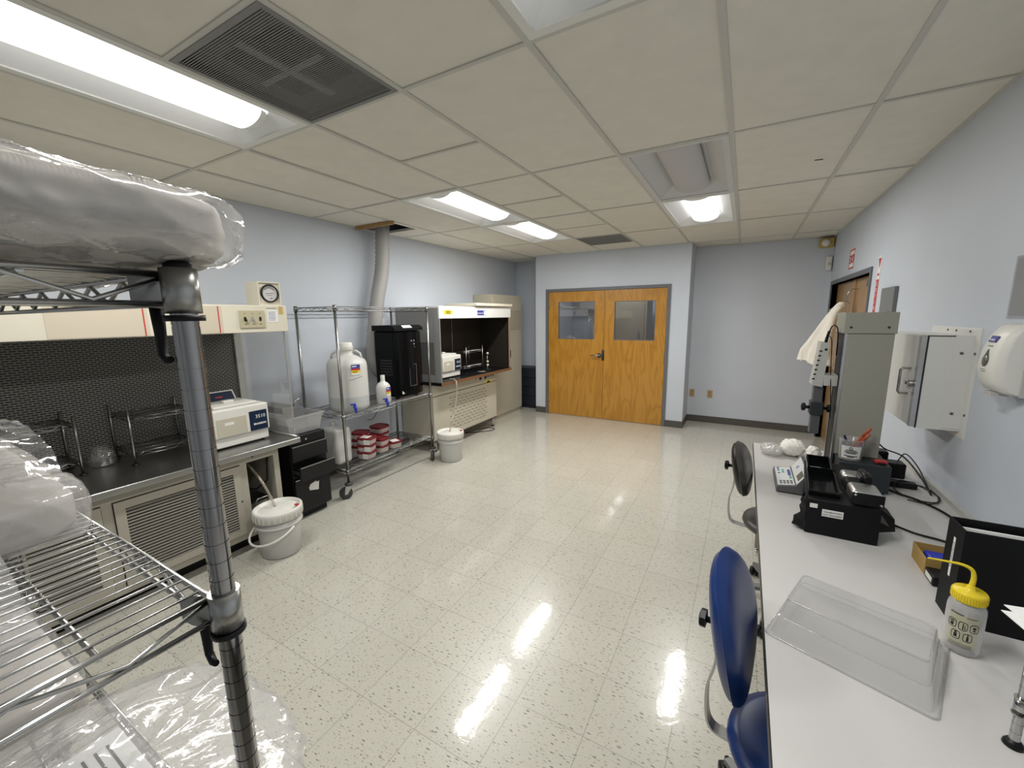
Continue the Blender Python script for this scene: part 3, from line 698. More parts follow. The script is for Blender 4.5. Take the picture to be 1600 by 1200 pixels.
# top shelf bag
tb = bag('bagged_package', 'long white package in clear printed bag on top wire shelf', (-1.0, .068, 1.766), (.49, .265, .049), ((.965, .94, .93), (-.012, -.012, -.002)), 'film', 'packgrey', 2, .011, 11, .36, .5)
from mathutils.bvhtree import BVHTree
fm = [c for c in tb.children if c.name.startswith('plastic_film')][0].data
bvh = BVHTree.FromPolygons([v.co + tb.location for v in fm.vertices], [tuple(p.vertices) for p in fm.polygons])
b = MB(tb); off = Vector((.0008, 0, 0))
def top_z(y):
    for q in range(90):
        z = 1.84 - q * .001; h = bvh.ray_cast(Vector((-.30, y, z)), Vector((-1, 0, 0)))[0]
        if h is not None and h.x > -.58: return z
    return None
def strip_pt(y, z):
    return bvh.ray_cast(Vector((-.30, y, z)), Vector((-1, 0, 0)))[0]
for k in range(58):
    y = .075 + k * .0036; z = top_z(y)
    if z is None: continue
    z = min(z - .003, 1.806)
    P4 = [strip_pt(y, z), strip_pt(y + .0014, z), strip_pt(y + .004, z - .008), strip_pt(y + .0026, z - .008)]
    if None in P4: continue
    b.face([q + off for q in P4])
b.done('printed_hatching', 'greyink', tb)
# middle shelf
mb_ = bag('bagged_package', 'flat milky bag of white packages at left end of middle wire shelf', (-1.29, .02, 1.342), (.35, .20, .046), ((.97, .95, .9), (0, 0, -.003)), 'filmwhite', 'pack', 11, .007, 9, .16, .26)
b = MB(mb_); b.prism([(-1.22, .05, 1.394), (-1.12, .02, 1.394), (-1.12, .03, 1.397), (-1.22, .06, 1.397)], (0, 0, .001)); b.done('print_mark', 'ink', mb_)
def sheet(name, label, rows_fn, nu, nv, m, group=None, loc=None, cat='plastic film', sol=.0006):
    rows = [[rows_fn(i / nu, j / nv) for i in range(nu + 1)] for j in range(nv + 1)]
    c = loc or rows[0][0]
    t = thing(name, label, cat, c, group=group)
    b = MB(t); b.grid(rows); o = b.done('film_sheet', m, t); return t
def lp(a, b_, t_): return a + (b_ - a) * t_
def tail(u, v):
    x = lp(-1.60, -1.02, u); y = lp(.06, .215, v)
    z = 1.405 + .05 * math.sin(PI * min(1, u * 1.1)) * (1 - .2 * v) + wrinkle((x, y, 2), 8, .010) - (.09 * max(0, u - .8) / .2)
    return (x + wrinkle((y, u, 5), 6, .012), y, z)
sheet('plastic_bag', 'empty grey translucent bag tail lying behind the flat milky bag', tail, 90, 50, 'film', loc=(-1.35, .14, 1.40), cat='bag')
def crum(u, v):
    y = lp(-.18, .108 - .02 * u, v); x = lp(-.96, -.60 - .08 * abs(math.sin(v * 7)) * (1 - v) - .02 * v, u)
    z = 1.302 + .012 + max(0, wrinkle((x, y, 3.3), 9, .018)) + .015 * math.sin(PI * u) * math.sin(PI * v)
    return (x, y, z)
sheet('plastic_bag', 'crumpled empty clear bag spread over the front of middle wire shelf', crum, 110, 80, 'filmcrum', loc=(-.8, 0, 1.30), cat='bag')
# lower shelf: package with print, and sprawling clear bag
pk = thing('flat_package', 'flat white printed package in film on low wire shelf', 'package', (-1.36, .03, .853))
b = MB(pk); b.box(-1.62, -1.14, -.19, .2, .854, .925, .012); b.done('wrapped_block', 'pack', pk)
b = MB(pk)
for k in range(9): b.box(-1.30 + .004 * k, -1.2 + .002 * k, -.02 + k * .012, -.017 + k * .012, .925, .9262)
b.done('printed_lines', 'greyink', pk)
b = MB(pk); b.grid(blob_rows((-1.38, .005, .897), (.255, .205, .043), .3, .4, 60, 26, 12, .007, 6), closed=True); b.done('plastic_film', 'film', pk)
lb = bag('bagged_package', 'sprawling clear bag with printed papers bulging past the post on the low wire shelf', (-.82, .125, .889), (.27, .25, .036), None, 'filmwhite', 'paper', 21, .017, 6, .75, .7)
b = MB(lb); b.box(-.98, -.83, .03, .2, .872, .9, .004); b.done('paper_stack', 'paper', lb); b = MB(lb); b.box(-.80, -.66, .05, .22, .87, .895, .004); b.done('paper_stack', 'paper', lb)
b = MB(lb)
for k in range(8): b.box(-.95, -.86, .06 + k * .016, .064 + k * .016, .9, .9008)
b.lathe([(.018, 0), (.018, .001)], (-.85, .06, .9), 16); b.done('printed_marks', 'ink', lb)

# ------------------------------------------------------------------ clean bench (nearer hood) on the left wall
HY0, HY1 = .0, 1.835
t = thing('clean_bench', 'large cream laminar flow bench with perforated back and steel worktop', 'lab bench', (-3.35, .92, 0))
WZ = .755
b = MB(t); b.box(XL + .02, -2.925, HY0, HY1, WZ - .04, WZ, .006); b.done('worktop', 'steel', t)
b = MB(t); b.tube([(-3.6, HY1 - .014, WZ + .004), (-2.94, HY1 - .014, WZ + .004)], .012, 8); b.done('end_rail', 'steel', t)
b = MB(t); b.box(XL + .01, -2.94, HY0, HY1, 1.566, 1.752, .004); b.done('header', 'cream', t)
for y0, y1 in ((.62, 1.02), (1.12, 1.40)):
    b = MB(t); b.use(mat('beige translucent tape', (.6, .53, .42), .3)); b.box(-2.94, -2.9385, y0, y1, 1.572, 1.742); b.use('labred'); b.box(-2.9385, -2.9375, y1 - .024, y1 - .018, 1.572, 1.742); b.done('taped_film', 'cream', t)
b = MB(t); b.box(-3.62, -3.6, HY0, 1.775, WZ + .001, 1.566); b.done('perforated_back', 'perf', t)
b = MB(t); b.box(-3.63, -3.585, 1.775, HY1 - .005, WZ + .001, 1.566); b.box(XL + .01, -3.63, 1.80, HY1, WZ, 1.566); b.done('back_frame', 'lgrey', t)
b = MB(t); b.box(XL + .01, -2.96, HY0, HY0 + .02, WZ + .001, 1.566); b.done('side_panel', 'lgrey', t)
b = MB(t); b.box(-3.585, -2.975, HY1 - .018, HY1 - .012, WZ + .014, 1.566); sp_ = lab(b.done('side_window', 'acrylic', t), 'clear side window')
b = MB(t); b.box(-2.976, -2.972, HY1 - .020, HY1 - .011, WZ + .014, 1.566); b.done('window_edge', 'greymet', sp_)
sw = MB(t); sw.box(-2.94, -2.932, 1.50, 1.668, 1.598, 1.716, .002); plate = sw.done('switch_plate', 'olive', t)
for k, (yy, m) in enumerate(((1.535, 'black'), (1.585, 'greymet'), (1.635, 'black'))):
    b = MB(t); b.box(-2.932, -2.93, yy - .007, yy + .007, 1.645, 1.672)
    if k < 2: b.prism([(-2.93, yy - .005, 1.648), (-2.93, yy + .005, 1.648), (-2.93, yy + .005, 1.662), (-2.93, yy - .005, 1.662)], (.014, 0, -.006))
    b.done('toggle_switch', m, plate)
    b = MB(t); b.use('ink'); b.lathe([(.003, 0), (.003, .001)], (-2.932, yy, 1.695), 8, axis=(1, 0, 0)); b.box(-2.932, -2.931, yy - .008, yy + .008, 1.622, 1.625); b.done('switch_marking', 'greyink', plate)
b = MB(t); b.box(-2.94, -2.9385, 1.69, 1.765, 1.635, 1.72); b.done('paper_notice', 'labwhite', t)
b = MB(t)
for k in range(6): b.box(-2.9385, -2.938, 1.697, 1.745 + .002 * (k % 3), 1.648 + k * .011, 1.651 + k * .011)
b.done('notice_print', 'labblue', t)
b = MB(t)
for k in range(9): b.box(-2.94, -2.9395, 1.69 + k * .008, 1.6955 + k * .008, 1.728, 1.735)
b.done('printed_line', 'greyink', t)
b = MB(t); b.box(-2.94, -2.9388, 1.775, 1.805, 1.69, 1.745); b.done('tape_residue', mat('yellowed tape', (.5, .36, .12), .5), t)
# cabinet below
FX = -2.985
b = MB(t)
b.box(XL + .02, XL + .04, HY0 + .02, 1.685, .11, WZ - .041); b.box(XL + .04, FX, HY0 + .02, 1.685, .11, .13)
b.box(XL + .04, FX, 1.645, 1.685, .13, WZ - .041); b.box(XL + .04, FX - .02, 1.42, 1.44, .13, WZ - .041); b.box(XL + .04, FX, HY0 + .02, HY0 + .04, .13, WZ - .041)
b.box(FX - .02, FX, HY0 + .04, 1.645, .66, WZ - .041); b.box(FX - .02, FX, 1.41, 1.455, .13, .66); b.box(FX - .02, FX, .70, .745, .13, .66); b.box(FX - .02, FX, HY0 + .04, 1.41, .13, .15)
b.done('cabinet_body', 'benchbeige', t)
b = MB(t); b.box(-3.5, -3.1, HY0 + .1, 1.6, .0, .11); b.done('plinth', 'black', t)
for y0, y1 in ((.06, .70), (.745, 1.41)):
    b = MB(t); x = FX + .012
    b.box(FX + .001, x, y0 + .004, y0 + .05, .155, .655); b.box(FX + .001, x, y1 - .05, y1 - .004, .155, .655); b.box(FX + .001, x, y0 + .05, y1 - .05, .155, .20); b.box(FX + .001, x, y0 + .05, y1 - .05, .61, .655)
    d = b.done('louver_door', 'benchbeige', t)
    b = MB(t); n = 22
    for k in range(n):
        z = .2 + (k + .5) * .41 / n
        b.prism([(FX + .002, y0 + .05, z - .001), (FX + .012, y0 + .05, z - .007), (FX + .012, y0 + .05, z - .0035), (FX + .002, y0 + .05, z + .0015)], (0, y1 - y0 - .1, 0))
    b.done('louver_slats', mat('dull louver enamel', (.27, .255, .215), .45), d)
    b = MB(t); b.box(FX - .004, FX + .0, y0 + .05, y1 - .05, .2, .61); b.done('louver_backing', 'darkin', d)
b = MB(t); b.lathe([(.006, 0), (.005, .003), (0, .004)], (FX, 1.50, .69), 10, axis=(1, 0, 0), cap=False); b.lathe([(.006, 0), (.005, .003), (0, .004)], (FX + .012, 1.395, .40), 10, axis=(1, 0, 0), cap=False); b.done('screw', 'black', t)
b = MB(t); b.tube([(-3.2, 1.47, .66), (-3.15, 1.48, .5), (-3.2, 1.5, .42), (-3.1, 1.56, .4), (-3.05, 1.62, .46), (-3.05, 1.63, .6), (-3.05, 1.635, .70)], .006, 6); b.done('hanging_cable', 'black', t)
# steel pan inside the open bay
pan = thing('steel_pan', 'stainless steel pan with loop handle inside open bay of the clean bench', 'pan', (-3.13, 1.54, .131))
b = MB(pan)
def pan_body(b, x0, x1, y0, y1, z0, z1, th=.003, taper=.012):
    o = [(x0 + taper, y0 + taper, z0), (x1 - taper, y0 + taper, z0), (x1 - taper, y1 - taper, z0), (x0 + taper, y1 - taper, z0)]
    tp = [(x0, y0, z1), (x1, y0, z1), (x1, y1, z1), (x0, y1, z1)]
    oi = [(x0 + taper + th, y0 + taper + th, z0 + th), (x1 - taper - th, y0 + taper + th, z0 + th), (x1 - taper - th, y1 - taper - th, z0 + th), (x0 + taper + th, y1 - taper - th, z0 + th)]
    ti = [(x0 + th, y0 + th, z1), (x1 - th, y0 + th, z1), (x1 - th, y1 - th, z1), (x0 + th, y1 - th, z1)]
    b.face(o[::-1]); b.face(oi)
    for k in range(4):
        n = (k + 1) % 4; b.face([o[k], o[n], tp[n], tp[k]]); b.face([oi[n], oi[k], ti[k], ti[n]]); b.face([tp[k], tp[n], ti[n], ti[k]])
pan_body(b, -3.3, -3.02, 1.465, 1.625, .132, .335); b.box(-3.305, -3.015, 1.46, 1.468, .331, .337); b.box(-3.025, -3.012, 1.46, 1.63, .331, .337); b.done('basin', 'steel', pan)
b = MB(pan); b.tube([(-3.022, 1.50, .318), (-3.0, 1.50, .352), (-3.0, 1.51, .362), (-3.0, 1.58, .362), (-3.0, 1.59, .352), (-3.022, 1.59, .318)], .005, 8); b.done('loop_handle', 'steel', pan)

# gauge box on top
t = thing('pressure_gauge', 'cream box with round black-rimmed gauge standing on the clean bench', 'gauge', (-3.12, 1.79, 1.752))
gx = -3.06
b = MB(t); y0, y1, z0, z1 = 1.712, 1.876, 1.753, 1.925
b.box(gx - .16, gx - .012, y0, y1, z0, z1); f = .008
b.box(gx - .012, gx, y0, y0 + f, z0, z1); b.box(gx - .012, gx, y1 - f, y1, z0, z1); b.box(gx - .012, gx, y0 + f, y1 - f, z0, z0 + f); b.box(gx - .012, gx, y0 + f, y1 - f, z1 - f, z1); b.done('box', 'cream', t)
gc = Vector((gx - .012, 1.796, 1.842))
b = MB(t); b.lathe([(.064, 0), (.066, .012), (.06, .018), (.056, .016), (.056, .006)], gc, 32, axis=(1, 0, 0), cap=False); b.done('bezel', 'black', t)
b = MB(t); b.lathe([(.057, 0), (.057, .007)], gc, 32, axis=(1, 0, 0)); gf = b.done('dial_face', 'gauge', t)
b = MB(t)
for k in range(13):
    a = math.radians(-50 + 100 * k / 12); d = Vector((0, math.sin(a), math.cos(a)))
    b.obox(gc + Vector((.0075, 0, 0)) + d * .042, (1, 0, 0), d, Vector((1, 0, 0)).cross(d), .0005, .006, .0011)
b.obox(gc + Vector((.008, 0, .0)) , (1, 0, 0), (0, 1, .08), (0, -.08, 1), .0006, .03, .001)
b.done('scale_and_needle', 'ink', gf)
b = MB(t); b.obox(gc + Vector((.0075, 0, -.014)), (1, 0, 0), (0, 1, 0), (0, 0, 1), .0004, .02, .0016); b.obox(gc + Vector((.0075, .01, -.034)), (1, 0, 0), (0, 1, 0), (0, 0, 1), .0004, .008, .004); b.done('dial_print', 'greyink', t).parent = gf

# chrome racks on the bench
def bench_rack(label, x0, x1, y0, y1, z0, zs, H, group='small wire racks on the clean bench'):
    t = thing('wire_rack', label, 'rack', ((x0 + x1) / 2, (y0 + y1) / 2, z0), group=group)
    for x in (x0, x1):
        for y in (y0, y1):
            b = MB(t); b.cyl((x, y, z0 + .012), (x, y, z0 + H), .007, 10); b.done('post', 'wiregrey', t)
            b = MB(t); b.lathe([(.02, 0), (.018, .006), (.01, .012)], (x, y, z0), 12); b.done('foot', 'black', t)
    for z in zs: wire_shelf(t, x0 + .008, x1 - .008, y0 + .008, y1 - .008, z0 + z, 'x', 26, .0015, .0028, .022, .045, name='wire_shelf', m='wiregrey')
    return t
bench_rack('small chrome two-shelf rack at the left of the clean bench, nearest the photo edge', -3.59, -3.36, .36, .745, WZ, (.085, .315), .355)
bench_rack('small chrome two-shelf rack in the middle of the clean bench', -3.59, -3.29, .965, 1.32, WZ, (.075, .30), .36)
t = thing('glass_jar', 'round clear glass jar between the two wire racks', 'jar', (-3.47, .86, WZ))
b = MB(t); b.lathe([(.0, .002), (.06, .001), (.07, .02), (.072, .06), (.064, .09), (.045, .105), (.045, .115), (.043, .115), (.043, .104), (.061, .088), (.069, .06), (.067, .02), (.058, .005), (0, .005)], (-3.47, .86, WZ), 28, cap=False); b.done('jar_wall', 'jar', t)
b = MB(t); b.lathe([(.05, .115), (.052, .125), (.03, .135), (0, .14)], (-3.47, .86, WZ), 24, cap=False); b.done('lid', 'jar', t)

# ultrasonic cleaner (bench top cleaner with navy panel)
def sonic(label, x1, y0, y1, z0, dep, H, group='white ultrasonic cleaners'):
    x0 = x1 - dep
    t = thing('ultrasonic_cleaner', label, 'ultrasonic cleaner', ((x0 + x1) / 2, (y0 + y1) / 2, z0), group=group)
    b = MB(t); b.box(x0 + .01, x1 - .015, y0 + .008, y1 - .008, z0 + .012, z0 + .08, .008); b.box(x0, x1, y0, y1, z0 + .08, z0 + H, .014, 3); b.done('housing', 'wplastic', t)
    b = MB(t)
    for x in (x0 + .04, x1 - .05):
        for y in (y0 + .04, y1 - .04): b.cyl((x, y, z0), (x, y, z0 + .014), .012, 10)
    b.done('rubber_feet', 'black', t)
    yp = lp(y0, y1, .62)
    b = MB(t); b.box(x1, x1 + .0018, yp, y1 - .018, z0 + .09, z0 + H - .05); pnl = b.done('navy_panel', 'navy', t)
    w = y1 - .018 - yp
    text('3510', w * .29, t, 'model_number', 'labwhite', (x1 + .0022, y1 - .03, z0 + H - .05 - (H - .14) * .38), (0, 1, 0), (0, 0, 1), align='RIGHT', parent=pnl, bold=.0)
    text('BRANSON', w * .15, t, 'lettering', 'labwhite', (x1 + .0022, y1 - .03, z0 + .09 + (H - .14) * .28), (0, 1, 0), (0, 0, 1), align='RIGHT', parent=pnl, bold=.0008)
    b = MB(t); b.box(x1, x1 + .003, y0 + .02, yp - .02, z0 + .09, z0 + H - .065, .001); b.done('front_recess', 'almond', t)
    b = MB(t); b.box(x1 + .003, x1 + .0036, y0 + .07, y0 + .13, z0 + .17, z0 + .19); b.done('asset_sticker', 'labwhite', t)
    b = MB(t); b.box(x0 + .04, x1 - .03, y0 + .025, y1 - .06, z0 + H, z0 + H + .02, .008); lidp = b.done('cover', 'wplastic', t)
    b = MB(t); b.box(x0 + .14, x0 + .19, lp(y0, y1, .36), lp(y0, y1, .36) + .07, z0 + H + .02, z0 + H + .038, .004); b.done('cover_grip', 'wplastic', lidp)
    b = MB(t); b.prism([(x0 + .0, y0 + .02, z0 + H), (x0 + .06, y0 + .02, z0 + H), (x0 + .0, y0 + .02, z0 + H + .085)], (0, (y1 - y0) * .72, 0)); cp = b.done('control_wedge', 'wplastic', t)
    b = MB(t); a = Vector((x0 + .054, 0, z0 + H + .0085)); c = Vector((x0 + .006, 0, z0 + H + .0765)); o = Vector((.0014, 0, .001)); yy = y0 + .03; ye = y0 + .01 + (y1 - y0) * .72
    b.prism([a + o + Vector((0, yy, 0)), a + o + Vector((0, ye, 0)), c + o + Vector((0, ye, 0)), c + o + Vector((0, yy, 0))], (.0005, 0, .0005)); b.done('control_panel', 'navy', cp)
    b = MB(t); m_ = a * .45 + c * .55 + o * 1.8; ym = lp(yy, ye, .5)
    b.prism([m_ + Vector((.006, ym, -.008)), m_ + Vector((.006, ym + .05, -.008)), m_ + Vector((0, ym + .05, 0)), m_ + Vector((0, ym, 0))], (.0005, 0, .0005)); b.done('indicator', 'labred', cp)
    return t
sonic('white ultrasonic cleaner with navy panel on the nearer clean bench, behind the chrome post', -3.10, 1.335, 1.715, WZ, .31, .285)

# ------------------------------------------------------------------ black file cabinet and clear bin on it
t = thing('file_cabinet', 'black three-drawer file cabinet with middle drawer pulled open', 'file cabinet', (-3.36, 1.99, 0))
fy0, fy1, fx = 1.845, 2.165, -3.10
b = MB(t); b.box(-3.62, fx, fy0, fy1, .055, .712, .004); b.done('body', 'black', t)
b = MB(t); b.box(-3.58, fx - .03, fy0 + .02, fy1 - .02, 0, .055); b.done('plinth', 'black', t)
def drawer(z0, z1, out, label=None):
    b = MB(t); b.box(fx + out, fx + out + .022, fy0 + .002, fy1 - .002, z0, z1, .004); d = b.done('drawer_front', mat('charcoal drawer front', (.011, .011, .012), .45, 0, .3), t)
    b = MB(t); b.box(fx + out + .012, fx + out + .024, fy0 + .006, fy1 - .006, z1 + .0005, z1 + .007); b.done('pull_lip', 'steel', d)
    if out > .03:
        b = MB(t); b.box(fx - .2, fx + out, fy0 + .02, fy0 + .026, z0 + .02, z1 - .02); b.box(fx - .2, fx + out, fy1 - .026, fy1 - .02, z0 + .02, z1 - .02); b.box(fx - .2, fx + out, fy0 + .026, fy1 - .026, z0 + .02, z0 + .026); b.done('drawer_box', 'black', d)
        b = MB(t); b.box(fx - .1, fx + out, fy0 + .008, fy0 + .018, z0 + .05, z0 + .075); b.done('drawer_runner', 'steel_dark', d)
    return d
drawer(.505, .632, .001); drawer(.365, .475, .09); d = drawer(.07, .35, .001)
b = MB(t); x = fx + .0232
b.prism([(x, 1.965, .235), (x, 2.045, .215), (x, 2.055, .29), (x, 2.03, .285), (x, 2.03, .30), (x, 1.975, .285), (x, 1.96, .26)], (.0008, 0, 0)); b.done('torn_sticker', 'labwhite', d)
b = MB(t); b.lathe([(.009, 0), (.008, .004), (0, .005)], (fx, 1.99, .672), 12, axis=(1, 0, 0), cap=False); b.done('lock', 'chrome', t)
t = thing('plastic_bin', 'clear plastic bin on the file cabinet, seen through the bench side window', 'bin', (-3.36, 1.99, .713))
b = MB(t); pan_body(b, -3.63, -3.13, 1.86, 2.19, .714, .86, .003, .03); b.done('bin_wall', 'clearpl', t)
b = MB(t)
for a in ((-3.64, -3.12, 1.85, 1.862), (-3.64, -3.12, 2.188, 2.2), (-3.64, -3.628, 1.862, 2.188), (-3.132, -3.12, 1.862, 2.188)): b.box(a[0], a[1], a[2], a[3], .855, .866)
b.done('rim', 'clearpl', t)
t = thing('steel_basket', 'small steel basket with hook handle inside the clear bin', 'basket', (-3.42, 1.95, .72))
b = MB(t); pan_body(b, -3.58, -3.24, 1.90, 2.02, .88, .935, .003, .01); b.done('tray', 'steel', t)
b = MB(t); b.box(-3.56, -3.28, 1.90, 2.02, .7185, .88); b.done('white_box', 'clearpl', t)
b = MB(t); b.tube([(-3.26, 2.0, .92), (-3.24, 2.01, .96), (-3.24, 2.03, .985), (-3.24, 2.06, .985), (-3.24, 2.07, .96), (-3.24, 2.05, .94)], .006, 8); b.done('hook_handle', 'steel', t)

# ------------------------------------------------------------------ buckets
def bucket(cx, cy_, label, H=.345, bail=True):
    t = thing('bucket', label, 'bucket', (cx, cy_, 0), group='white lidded buckets')
    r0, r1 = .125, .142
    b = MB(t); b.lathe([(r0 - .01, 0), (r0, .008), (lp(r0, r1, .7), H * .62), (lp(r0, r1, .78), H * .66), (.152, H * .665), (.152, H * .70), (r1, H * .705), (r1, H * .86)], (cx, cy_, 0), 36); b.done('pail', 'poly', t)
    b = MB(t); b.lathe([(r1 + .002, H * .80), (.156, H * .80), (.158, H * .95), (.157, H * .985), (.150, H), (.142, H), (.138, H - .014), (.13, H - .02), (.12, H - .014), (.05, H - .014), (.045, H - .012), (.03, H - .012), (0, H - .012)], (cx, cy_, 0), 40, cap=False)
    for k in range(28):
        a = 2 * PI * k / 28; b.obox((cx + .157 * math.cos(a), cy_ + .157 * math.sin(a), H * .885), (math.cos(a), math.sin(a), 0), (-math.sin(a), math.cos(a), 0), (0, 0, 1), .0025, .003, H * .055)
    b.done('lid', 'wplastic', t)
    b = MB(t); a = 1.1; b.box(cx + .085, cx + .115, cy_ + .07, cy_ + .09, H - .004, H + .004); b.done('red_tab', 'labred', t)
    if bail:
        b = MB(t); pts = []
        for k in range(17):
            a = PI * k / 16; d = Vector((math.cos(a + PI * 1.02), math.sin(a + PI * 1.02), 0))
            pts.append(Vector((cx, cy_, H * .66)) + d * (.158 + .035 * math.sin(a)) + Vector((0, 0, -.085 * math.sin(a))))
        b.tube(pts, .0075, 8); b.done('bail_handle', 'wplastic', t)
    return t
bucket(-2.80, 1.535, 'white lidded bucket on the floor in front of the nearer clean bench')
bucket(-2.90, 3.635, 'white lidded bucket on the floor beside the wheeled cart, near the farther hood', bail=False)
def bez(p, n=24):
    p = [Vector(a) for a in p]; out = []
    for s in range(len(p) - 1):
        a, b_, c, d = p[max(s - 1, 0)], p[s], p[s + 1], p[min(s + 2, len(p) - 1)]
        for k in range(n):
            u = k / n; out.append(.5 * ((2 * b_) + (c - a) * u + (2 * a - 5 * b_ + 4 * c - d) * u * u + (3 * b_ - a - 3 * c + d) * u ** 3))
    out.append(p[-1]); return out
o = MB().tube(bez([(-3.12, 1.52, .62), (-3.06, 1.53, .57), (-2.98, 1.53, .52), (-2.90, 1.535, .43), (-2.83, 1.535, .335)], 8), .009, 8).done('drain_tube', 'tubing'); tag(o, 'clear brownish drain tube running into the bucket by the nearer clean bench', 'tube', 'drain tubes')
o = MB().tube(bez([(-3.12, 3.95, .90), (-3.03, 3.93, .895), (-2.985, 3.90, .85), (-2.97, 3.87, .7), (-2.955, 3.80, .55), (-2.93, 3.70, .43), (-2.91, 3.64, .335)], 8), .009, 8).done('drain_tube', 'tubing'); tag(o, 'clear drain tube looping from the farther hood down into its bucket', 'tube', 'drain tubes')

# ------------------------------------------------------------------ wheeled wire cart
CX0, CX1, CY0, CY1 = -3.64, -3.09, 2.358, 3.54
t = thing('wire_cart', 'chrome wheeled wire cart along left wall holding carboy and black air conditioner', 'cart', ((CX0 + CX1) / 2, (CY0 + CY1) / 2, 0))
for x in (CX0, CX1):
    for y in (CY0, CY1):
        b = MB(t); b.cyl((x, y, .15), (x, y, 1.765), .0127, 12); b.lathe([(.017, 0), (.017, .05)], (x, y, 1.72), 12); b.lathe([(.017, 0), (.017, .04)], (x, y, .75), 12); b.lathe([(.017, 0), (.017, .04)], (x, y, .235), 12); b.done('post', 'wiregrey', t)
        b = MB(t); b.lathe([(.02, 0), (.036, .004), (.034, .02), (.015, .028)], (x, y, .128), 18); b.done('bumper', 'padgrey', t)
        a = -2.2 if y == CY0 else -1.0
        d = Vector((math.cos(a), math.sin(a), 0)); s = Vector((-d.y, d.x, 0)); w = Vector((x, y, .058)) + d * .03
        b = MB(t); b.prism([Vector((x, y, .128)) - d * .03 + s * .02, Vector((x, y, .128)) + d * .03 + s * .02, w + Vector((0, 0, -.01)) + s * .02 + d * .012, w + Vector((0, 0, -.01)) + s * .02 - d * .012], s * .004)
        b.prism([Vector((x, y, .128)) - d * .03 - s * .024, Vector((x, y, .128)) + d * .03 - s * .024, w + Vector((0, 0, -.01)) - s * .024 + d * .012, w + Vector((0, 0, -.01)) - s * .024 - d * .012], s * .004)
        b.obox(Vector((x, y, .126)), d, s, (0, 0, 1), .03, .024, .004); fk = b.done('caster_fork', 'alu', t)
        b = MB(t); b.lathe([(.015, -.017), (.052, -.016), (.058, -.011), (.058, .011), (.052, .016), (.015, .017)], w, 30, axis=s); b.done('caster_wheel', 'padgrey', t)
wire_shelf(t, CX0, CX1, CY0, CY1, 1.755, 'x', 30, .002, .0038, .034, .06, m='wiregrey', only_frame=True)
wire_shelf(t, CX0, CX1, CY0, CY1, .783, 'x', 44, .002, .0038, .034, .06, m='wiregrey')
wire_shelf(t, CX0, CX1, CY0, CY1, .268, 'x', 44, .002, .0038, .034, .06, m='wiregrey')
def hazard_label(t, parent, c, nx, w, h):
    """small blue / red / yellow sticker facing direction nx around c"""
    n = Vector(nx).normalized(); u = Vector((-n.y, n.x, 0)); c = Vector(c)
    b = MB(t)
    for m, z0, z1, e in (('labwhite', -.5, .5, 0), ('labblue', .12, .5, .0006), ('labred', -.08, .12, .0006), ('labyellow', -.34, -.08, .0006)):
        b.use(m); b.prism([c + n * e - u * w / 2 + Vector((0, 0, z0 * h)), c + n * e + u * w / 2 + Vector((0, 0, z0 * h)), c + n * e + u * w / 2 + Vector((0, 0, z1 * h)), c + n * e - u * w / 2 + Vector((0, 0, z1 * h))], n * .0008)
    b.use('labwhite'); b.prism([c + n * .0016 + u * (-w * .4) + Vector((0, 0, .28 * h)), c + n * .0016 + u * (w * .1) + Vector((0, 0, .28 * h)), c + n * .0016 + u * (w * .1) + Vector((0, 0, .38 * h)), c + n * .0016 - u * w * .4 + Vector((0, 0, .38 * h))], n * .0004)
    b.use('ink'); b.prism([c + n * .0016 + u * (-w * .4) + Vector((0, 0, -.25 * h)), c + n * .0016 + u * (w * .2) + Vector((0, 0, -.25 * h)), c + n * .0016 + u * (w * .2) + Vector((0, 0, -.17 * h)), c + n * .0016 - u * w * .4 + Vector((0, 0, -.17 * h))], n * .0004)
    return b.done('hazard_label', 'labwhite', t)
CZ = .7875
c = (-3.295, 2.60)
t = thing('carboy', 'large white plastic carboy with handles and blue tap on the cart', 'carboy', (*c, CZ))
R = .183
b = MB(t); b.use('polyliq'); b.lathe([(R * .9, 0), (R * .99, .02), (R, .05), (R, .135)], (*c, CZ), 40, cap=False); b.face([(c[0] + R * .9 * math.cos(k * PI / 12), c[1] + R * .9 * math.sin(k * PI / 12), CZ) for k in range(24)])
b.use('poly'); b.lathe([(R, .135), (R, .40), (R * .985, .44), (R * .9, .475), (R * .62, .505), (.07, .525), (.062, .54), (.062, .575)], (*c, CZ), 40, cap=False); b.done('tank', 'poly', t)
b = MB(t); b.lathe([(.06, .565), (.066, .565), (.066, .605), (.062, .612), (.062, .632), (.056, .64), (0, .64)], (*c, CZ), 28, cap=False)
for k in range(24): a = 2 * PI * k / 24; b.obox((c[0] + .066 * math.cos(a), c[1] + .066 * math.sin(a), CZ + .586), (math.cos(a), math.sin(a), 0), (-math.sin(a), math.cos(a), 0), (0, 0, 1), .0015, .003, .017)
b.done('screw_cap', 'wplastic', t)
for a in (.75, .75 + PI):
    d = Vector((math.cos(a), math.sin(a), 0)); p0 = Vector((*c, CZ))
    b = MB(t); b.tube([p0 + d * .058 + Vector((0, 0, .555)), p0 + d * .09 + Vector((0, 0, .56)), p0 + d * .125 + Vector((0, 0, .535)), p0 + d * .138 + Vector((0, 0, .49))], .011, 8); b.done('shoulder_handle', 'poly', t)
def tap(t, p, n):
    n = Vector(n).normalized(); p = Vector(p); s = Vector((-n.y, n.x, 0))
    b = MB(t); b.tube([p, p + n * .03, p + n * .045, p + n * .05 + Vector((0, 0, -.012)), p + n * .05 + Vector((0, 0, -.05))], [.013, .013, .015, .014, .01], 10)
    b.tube([p + n * .035 + Vector((0, 0, .004)), p + n * .035 + Vector((0, 0, .03)), p + n * .035 - s * .04 + Vector((0, 0, .028))], [.011, .011, .007], 8); b.done('tap', 'bluetap', t)
